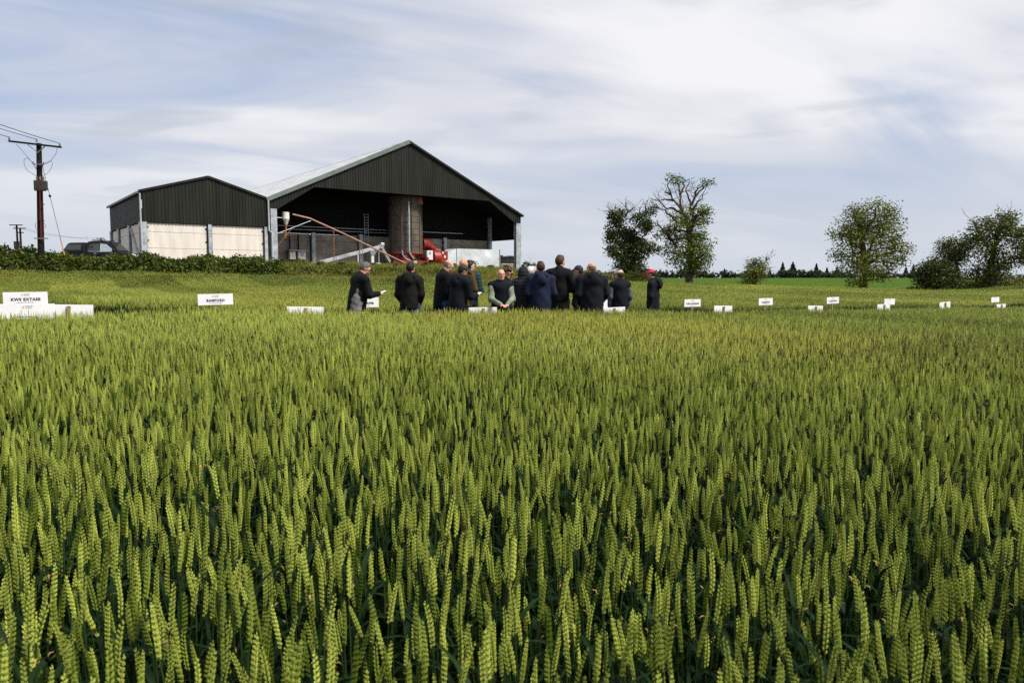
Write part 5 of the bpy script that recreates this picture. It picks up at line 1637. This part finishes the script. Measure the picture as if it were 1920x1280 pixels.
ob = scatter("dry_grass", np.stack([x, y, ground_z(x, y)], -1), np.stack([zr, zr, RNG.uniform(0, 6.28, n)], -1), np.stack([np.ones(n)] * 2 + [RNG.uniform(.6, 1.3, n)], -1), RNG.integers(0, 2, n), np.full(n, .5), sc_)
tag(ob, "straw-coloured dry grass along the foot of the bank", "grass", kind="stuff")

# bushy weeds along the bank crest
for k, (px_, py_, Y_, sz) in enumerate(((531, 489, 52, 1.0), (562, 489, 53, .9), (600, 493, 52, .7), (640, 495, 53, .8), (700, 496, 55, .7), (745, 497, 56, .8), (800, 495, 57, .9), (850, 497, 58, .7), (885, 492, 60, .9), (920, 500, 60, .7), (950, 500, 62, .8), (985, 503, 63, .8), (580, 505, 48, .8), (660, 508, 48, .7), (520, 500, 48.5, 1.0))):
    rg = np.random.default_rng(400 + k); p = at(px_, py_, Y_); g = gz(p.x, Y_); h = max(p.z - g + .12, .6)
    root = empty("weed_clump", (p.x, Y_, g), 0, None, "weed", "leafy weed clumps on the bank")
    root["label"] = "leafy green weed clump growing on the bank before the open shed"
    nl = 700
    v = rg.normal(size=(nl, 3)) * np.array([.42 * sz, .35 * sz, 0]); zf = rg.uniform(0, 1, nl) ** .8
    v[:, 2] = zf * h; v[:, :2] *= (1.15 - .75 * zf)[:, None]
    leaf_cloud("foliage", v, rg.uniform(.07, .16, nl), np.clip(.35 + .2 * rg.normal(size=nl), 0, 1), LM["hedge" if k % 3 else "dark"], root, 400 + k)
    m = MB()
    for _ in range(6): m.tube([(rg.normal(0, .06), rg.normal(0, .06), -.05), (rg.normal(0, .15), rg.normal(0, .15), h * .9)], [.012, .004], 3, cap=False)
    m.build("stems", LM["hedge"], root)

# ------------------------------------------------------------------ far field and far trees
fx, fy = np.arange(-40, 420, 6.0), np.concatenate([np.arange(66, 120, 3.0), np.arange(120, 440, 8.0)])
FX, FY = np.meshgrid(fx, fy, indexing='ij')
FZ = ground_z(FX.ravel(), FY.ravel()) + .28 + .03 * np.sin(FX.ravel() * 1.3 + FY.ravel())
nf = len(fy); ii, jj = np.meshgrid(np.arange(len(fx) - 1), np.arange(nf - 1), indexing='ij')
q = np.stack([ii * nf + jj, (ii + 1) * nf + jj, (ii + 1) * nf + jj + 1, ii * nf + jj + 1], -1).reshape(-1, 4)
cx_ = fx[ii.ravel()] + 3; cy_ = fy[jj.ravel()]
q = q[(cx_ > 2 + .02 * cy_) & (cy_ > np.interp(cx_, ex, ey) + 6)]
far_m = mat("far_crop_green", (.034, .072, .003), .9, var=.2, nscale=.5, bump=1.0, bscale=2.5, col2=(.07, .125, .006), spec=.05)
fo = link_ob("far_field", fast_mesh("far_field", np.stack([FX.ravel(), FY.ravel(), FZ], -1), q), far_m)
tag(fo, "bright green crop field beyond the hedge trees", "field", kind="structure")

def conifer_mesh(name, seed, h=9.0):
    rg = np.random.default_rng(seed); C, S_, T = [], [], []
    n = 1500
    v = rg.uniform(0, 1, n) ** 1.25
    tier = .75 + .35 * np.abs(np.sin(v * 16 + rg.uniform(0, 3)))
    r = (1 - v) * h * .36 * tier * np.sqrt(rg.uniform(.1, 1, n))
    a = rg.uniform(0, 6.28, n)
    q_ = np.stack([r * np.cos(a), r * np.sin(a), .3 + v * (h - .3)], -1)
    return q_, rg.uniform(.4, .9, n), np.clip(rg.normal(.4, .22, n), 0, 1)
def broad_mesh(seed, h=6.0):
    rg = np.random.default_rng(seed); C, S_, T = [], [], []
    for _ in range(34):
        v = rg.normal(size=3); v /= np.linalg.norm(v); v *= rg.uniform(.3, 1) ** .5
        c = np.array([0, 0, h * .46]) + v * np.array([h * .55, h * .45, h * .46])
        k = 26; C.append(c + rg.normal(0, h * .06, (k, 3))); S_.append(rg.uniform(.5, 1.0, k)); T.append(np.clip(rg.normal(.45 + .2 * rg.normal(), .15, k), 0, 1))
    return np.concatenate(C), np.concatenate(S_), np.concatenate(T)
def far_tree(px_, top, Y, kind, label, group, seed, proto={}):
    base = at(px_, 522, Y); g = gz(base.x, Y); h = at(px_, top, Y).z - g
    root = empty("conifer" if kind == "c" else "far_tree", (base.x, Y, g - .2), random.uniform(0, 6.28), label, "tree", group)
    key = (kind, seed % 4)
    if key not in proto:
        q_ = conifer_mesh("c", 500 + seed % 4) if kind == "c" else broad_mesh(520 + seed % 4)
        cr = leaf_cloud("crown", *q_, LM["conifer" if kind == "c" else "far"], root, seed)
        tr_ = MB().tube([(0, 0, -.3), (0, 0, 3.0 if kind == "b" else 8.0)], [.28, .08], 6).build("trunk", bark_m, root)
        proto[key] = (cr, tr_)
    else:
        for s_ in proto[key]:
            o = s_.copy(); o.parent = root; COL.objects.link(o)
    k = h / (9.0 if kind == "c" else 6.0)
    root.scale = (k * random.uniform(.9, 1.25), k, k)
    return root
CON = [(1244, 507), (1358, 502.5), (1443, 503), (1467, 491), (1486, 490.5), (1499, 504), (1516, 507), (1530, 493), (1550, 500), (1569, 498), (1698, 499), (1712, 495), (1722, 500)]
names_c = {1467: "left of the twin tallest far conifers", 1486: "right of the twin tallest far conifers", 1530: "broad dark conifer right of the twin tallest conifers"}
for i, (x_, y_) in enumerate(CON):
    lab = names_c.get(x_)
    far_tree(x_, y_, 418 + 6 * (i % 3), "c", ("distant pointed conifer, " + lab) if lab else "distant pointed dark conifer in the wood line on the horizon", "distant conifers on the horizon", i)
rr = random.Random(4)
for i in range(60):
    x_ = 1200 + i * 9.0 + rr.uniform(-4, 4)
    far_tree(x_, rr.uniform(502, 511), 400 + rr.uniform(0, 14), "b", "distant rounded dark green tree in the wood line on the horizon", "distant rounded trees on the horizon", i)

# ------------------------------------------------------------------ poles and wires
pole_m = mat("creosoted_pole", (.018, .013, .011), .9, var=.3, nscale=5, bump=.4, bscale=30, spec=.15)
wire_m = mat("dark_wire", (.015, .015, .018), .6, var=.1)
pgal = mat("pole_fittings", (.22, .23, .24), .55, metal=.3, var=.2)
ceram = mat("insulator_brown", (.20, .16, .13), .35, var=.2)
tfm = mat("transformer_grey_green", (.040, .048, .040), .5, var=.15)
base = at(77, 510, 48); g = gz(base.x, 48)
pole = empty("power_pole", (base.x, 48, g), 0, "tall dark wooden power pole with crossarm and transformer in the hedge at left", "pole")
def pl(px_, py_, dy=0): return at(px_, py_, 48 + dy) - pole.location
ptop = pl(73, 269)
MB().tube([Vector((0, 0, -.5)), Vector((ptop.x * .5, 0, ptop.z * .5)), Vector((ptop.x, 0, ptop.z))], [.21, .185, .15], 14).build("post", pole_m, pole, smooth=True)
wd = Vector((.22, -.975, 0)); cd = Vector((.975, .22, 0))
ac = Vector((ptop.x, -.22, ptop.z - .1))
aL, aR = ac - cd * 1.6 + Vector((0, 0, .14)), ac + cd * 1.42 - Vector((0, 0, .13))
MB().bar(aL, aR, .10, .11).build("crossarm", pole_m, pole)
for s_ in (-1, 1): MB().bar(ac + cd * .52 * s_ + Vector((0, 0, -.04)), Vector((ptop.x, -.16, ptop.z - .62)), .05, .05).build("arm_brace", pgal, pole)
ins = [aL + Vector((.05, 0, .07)), ac + Vector((0, 0, .14)), aR + Vector((-.1, 0, .07))]
for p_ in ins: MB().lathe([(.03, 0), (.07, .02), (.04, .06), (.07, .08), (.04, .12), (.05, .16), (.02, .2)], 10, tuple(p_)).build("insulator", ceram, pole, smooth=True)
fa = pl(72, 308, -.25)
MB().bar(fa - cd * .32, fa + cd * .32, .07, .07).build("fuse_arm", pgal, pole)
for s_ in (-1, 1):
    MB().lathe([(.03, 0), (.06, .04), (.03, .1), (.05, .14)], 8, tuple(fa + cd * .3 * s_)).build("insulator", ceram, pole, smooth=True)
    MB().bar(fa + cd * .28 * s_, Vector((ptop.x, -.18, fa.z - .55)), .04, .04).build("arm_brace", pole_m, pole)
tc_ = pl(75, 348, -.45)
tb = MB().box((tc_.x - .36, -.55, tc_.z - .33), (tc_.x + .26, -.20, tc_.z + .33)).build("transformer", tfm, pole, bevel=.03)
m = MB()
for i in range(7): m.box((tc_.x + .265, -.53 + i * .045, tc_.z - .28), (tc_.x + .36, -.51 + i * .05, tc_.z + .3))
m.build("cooling_fins", tfm, tb)
for s_ in (-.22, 0, .22): MB().lathe([(.05, 0), (.07, .05), (.04, .08), (.06, .13), (.03, .22)], 8, (tc_.x + s_, -.4, tc_.z + .36)).build("bushing", ceram, tb, smooth=True)
MB().tube([pl(74, 338, -.68), pl(75.5, 400, -.3), pl(77.5, 447, -.26)], .032, 8).build("red_cable_guard", mat("red_cable_guard", (.20, .012, .012), .5, var=.15), pole, smooth=True)
for zpx in (383, 414): q0 = pl(76, zpx, -.3); MB().box((q0.x - .19, -.30, q0.z - .02), (q0.x + .19, -.18, q0.z + .02)).build("cable_clip", pole_m, pole)
q0 = pl(77, 447, -.25); MB().bar(q0 - cd * .42, q0 + cd * .42, .05, .06).build("step_bar", pgal, pole)
def loop_wire(pts, r=.014):
    out = []
    P = [Vector(p) for p in pts]
    for i in range(len(P) - 1):
        p0, p1, p2, p3 = P[max(i - 1, 0)], P[i], P[i + 1], P[min(i + 2, len(P) - 1)]
        for k in range(6):
            t = k / 6
            out.append(.5 * ((2 * p1) + (p2 - p0) * t + (2 * p0 - 5 * p1 + 4 * p2 - p3) * t * t + (3 * p1 - p0 - 3 * p2 + p3) * t ** 3))
    out.append(P[-1])
    MB().tube(out, r, 4, cap=False).build("jumper_wire", wire_m, pole)
loop_wire([pl(30, 270, -.3), pl(48, 290, -.3), pl(63, 308, -.3)]); loop_wire([pl(107, 277, .1), pl(104, 290, 0), pl(92, 304, -.1), pl(82, 308, -.2)])
loop_wire([pl(63, 308, -.3), pl(52, 297, -.4), pl(45, 302, -.4), pl(50, 318, -.4), pl(68, 330, -.4)]); loop_wire([pl(82, 308, -.2), pl(95, 302, -.3), pl(98, 310, -.3), pl(90, 324, -.3), pl(79, 330, -.4)])
loop_wire([pl(68, 418, -.3), pl(66, 424, -.35), pl(71, 432, -.3)]); loop_wire([pl(82, 418, -.2), pl(86, 424, -.25), pl(82, 428, -.25)])
e0 = pl(80, 313, .1); gb = pl(121, 478, -.3); gb = gb
st = MB().tube([e0, e0.lerp(gb, .93)], .016, 5).build("stay_wire", wire_m, pole)
MB().tube([e0.lerp(gb, .80), gb], .035, 6).build("stay_guard", mat("orange_stay_guard", (.45, .20, .10), .6), st)
MB().lathe([(.03, -.09), (.08, -.04), (.08, .04), (.03, .09)], 8, tuple(e0.lerp(gb, .33))).build("stay_insulator", wire_m, st, smooth=True)
for i, (p_, nm) in enumerate(zip(ins, ("left end", "middle", "right end"))):
    a = pole.location + p_ + Vector((0, 0, .18)); L = 56.0
    b = a + wd * L + Vector((0, 0, .3))
    pts = [a.lerp(b, t) - Vector((0, 0, 1.1 * 4 * t * (1 - t))) for t in np.linspace(0, 1, 25)]
    o = MB().tube([p - a for p in pts], .019, 4, cap=False).build("power_line", wire_m, None, loc=a)
    tag(o, f"thin dark overhead wire leaving the {nm} of the pole's crossarm", "wire", "overhead wires of the near pole")

def far_pole(px_, top, Y, label, arms, h=10, box=False):
    t = at(px_, top, Y); g = gz(t.x, Y)
    root = empty("distant_pole", (t.x, Y, g), 0, label, "pole")
    H = t.z - g
    MB().tube([(0, 0, -.4), (0, 0, H)], [.2, .15], 8).build("post", pole_m, root, smooth=True)
    for dz, w, dx in arms: MB().bar((dx - w / 2, -.2, H - dz), (dx + w / 2, -.1, H - dz), .14, .16).build("crossarm", pole_m, root)
    if box: MB().box((-.9, -.6, H - 3.6), (.1, -.25, H - 2.4)).build("transformer", tfm, root, bevel=.03)
    return t
fp1 = far_pole(31, 421, 128, "left of two small distant poles above the hedge", [(.1, 2.2, 0)])
fp1b = far_pole(37.5, 427, 130, "right of two small distant poles, carrying a transformer, above the hedge", [(.1, 2.1, 0), (.85, 1.0, .2)], box=True)
fp2 = far_pole(189, 446, 175, "small distant pole with crossarm showing just above the pickup", [(.15, 1.9, 0)])
for dx in (-.6, .6):
    a, b = fp1b + Vector((dx, 0, 0)), fp2 + Vector((dx, 0, 0))
    pts = [a.lerp(b, t) - Vector((0, 0, .7 * 4 * t * (1 - t))) - a for t in np.linspace(0, 1, 17)]
    o = MB().tube(pts, .02, 4, cap=False).build("power_line", wire_m, None, loc=a)
    tag(o, "faint thin wire strung between the distant poles behind the near pole", "wire", "wires between the distant poles")

# ------------------------------------------------------------------ pickup
paint = mat("black_car_paint", (.004, .004, .006), .28, var=.1, nscale=2, spec=.35, coat=.15)
glass_m = mat("tinted_glass", (.025, .030, .034), .04, var=.05, spec=.8)
pale_glass = mat("glass_showing_sky", (.35, .42, .46), .05, var=.05, spec=.8)
chrome = mat("chrome_trim", (.62, .62, .64), .15, metal=1.0, var=.05)
rubber = mat("tyre_rubber", (.012, .012, .012), .9, var=.2)
plast = mat("black_trim_plastic", (.012, .012, .013), .6, var=.1)
cp3 = at(198, 470, 51.5)
car = empty("pickup_truck", (cp3.x, 51.5, gz(cp3.x, 51.5) + .03), .05, "black double-cab pickup with a hard canopy parked behind the hedge at left", "pickup")
car_top = at(186, 452, 51.5).z - car.location.z
car.scale = (1, 1, car_top / 1.84) if .85 < car_top / 1.84 < 1.2 else (1, 1, 1)
def side_shell(name, prof, mt, yin=lambda z: .90, smooth=False, parent=car, bev=.03):
    """profile in x-z; half width depends on height so the sides lean in"""
    n = len(prof); vs = [(x, -yin(z), z) for x, z in prof] + [(x, yin(z), z) for x, z in prof]
    m = MB(); m.add(vs, [list(range(n)), [n + i for i in range(n)][::-1]] + [[i, n + i, n + (i + 1) % n, (i + 1) % n] for i in range(n)])
    return m.build(name, mt, parent, bevel=bev)
def arch(cx, r=.47):
    return [(cx + r * math.cos(a), .42 + r * math.sin(a)) for a in np.linspace(math.pi, 0, 9)] if False else [(cx - r * math.cos(a), .42 + r * math.sin(a)) for a in np.linspace(0, math.pi, 9)]
low = [(-2.58, .50), (-2.60, 1.12), (-.95, 1.14), (-.93, 1.16), (1.05, 1.16), (1.30, 1.15), (2.10, 1.05), (2.45, .90), (2.58, .72), (2.58, .40)] 
low = low + [(x, z) for x, z in arch(1.62)[::-1]] + [(1.1, .32), (-1.05, .32)] + [(x, z) for x, z in arch(-1.55)[::-1]] + [(-2.1, .48)]
side_shell("body", low, paint, lambda z: .92 - .05 * max(0, z - .95))
tum = lambda z: .90 - .30 * max(0, z - 1.15) / .7 * .62
side_shell("cab", [(-.98, 1.14), (-.92, 1.70), (-.70, 1.80), (.15, 1.84), (.55, 1.78), (1.28, 1.14)], paint, tum, bev=.05)
side_shell("canopy", [(-2.52, 1.125), (-2.15, 1.66), (-2.0, 1.71), (-1.02, 1.73), (-1.02, 1.125)], paint, tum, bev=.05)
def side_win(name, prof, mt, parent=car):
    for s_ in (-1, 1):
        vs = [(x, s_ * (tum(z) + .006), z) for x, z in prof] + [(x, s_ * (tum(z) - .01), z) for x, z in prof]
        n = len(prof); m = MB(); m.add(vs, [list(range(n)), [n + i for i in range(n)][::-1]] + [[i, n + i, n + (i + 1) % n, (i + 1) % n] for i in range(n)])
        m.build(name, mt, parent)
side_win("canopy_window", [(-2.28, 1.28), (-2.10, 1.58), (-1.22, 1.60), (-1.26, 1.28)], glass_m)
side_win("rear_window", [(-.80, 1.24), (-.80, 1.62), (-.02, 1.64), (-.02, 1.19), (-.6, 1.20)], glass_m)
side_win("front_window", [(.04, 1.18), (.04, 1.66), (.45, 1.62), (1.00, 1.22), (.98, 1.18)], pale_glass)
side_win("window_trim", [(-.82, 1.19), (-.78, 1.225), (-.6, 1.19), (1.05, 1.165), (1.05, 1.15), (-.6, 1.165)], chrome)
side_win("cab_gap", [(-1.02, 1.13), (-1.02, 1.70), (-.96, 1.70), (-.96, 1.13)], plast)
MB().add([(.60, -.66, 1.765), (.60, .66, 1.765), (1.22, .82, 1.20), (1.22, -.82, 1.20)], [(0, 1, 2, 3)]).build("windscreen", glass_m, car, loc=(.03, 0, .02))
for s_ in (-1, 1):
    MB().bar((-.6, s_ * .60, 1.86), (.35, s_ * .60, 1.87), .05, .05).build("roof_rail", plast, car)
    MB().box((.92, s_ * .92 - .12, 1.16), (1.08, s_ * .92 + .12, 1.34)).build("mirror", paint, car, bevel=.03)
    MB().box((-2.62, s_ * .80 - .11, .86), (-2.40, s_ * .80 + .125, 1.10)).build("tail_light", mat("tail_light_red", (.55, .02, .01), .2, var=.1), car, bevel=.02)
    MB().add([(2.12, s_ * .885, 1.03), (2.50, s_ * .80, .88), (2.53, s_ * .78, .76), (2.20, s_ * .905, .88), (2.12, s_ * .70, 1.055), (2.47, s_ * .6, .92), (2.52, s_ * .6, .76), (2.2, s_ * .7, .85)],
             [(0, 1, 2, 3), (4, 7, 6, 5), (0, 4, 5, 1), (1, 5, 6, 2), (2, 6, 7, 3), (3, 7, 4, 0)]).build("headlight", mat("headlight_clear", (.72, .72, .74), .1, var=.05, spec=.8), car)
    for cx in (-1.55, 1.62):
        w = MB().tube([(cx, s_ * .72, .40), (cx, s_ * .75, .40), (cx, s_ * .90, .40), (cx, s_ * .93, .40)], [.34, .39, .39, .35], 24).build("wheel", rubber, car, smooth=True)
        MB().tube([(cx, s_ * .925, .40), (cx, s_ * .94, .40)], [.25, .22], 10).build("rim", chrome, w)
        ar = MB(); ar.tube([(x, s_ * .925, z) for x, z in arch(cx, .50)], .035, 6); ar.build("arch_trim", plast, car, smooth=True)
    for x in (-.12, .95): MB().box((x - .22, s_ * .925, 1.03), (x - .04, s_ * .925 + s_ * .03, 1.07)).build("door_handle", chrome, car)
MB().box((2.45, -.80, .38), (2.66, .80, .66)).build("bumper", plast, car, bevel=.05)
MB().box((-2.74, -.80, .46), (-2.56, .80, .66)).build("bumper", chrome, car, bevel=.03)
MB().tube([(-.95, -.3, 1.72), (-1.12, -.3, 2.15)], .008, 4).build("aerial", wire_m, car)
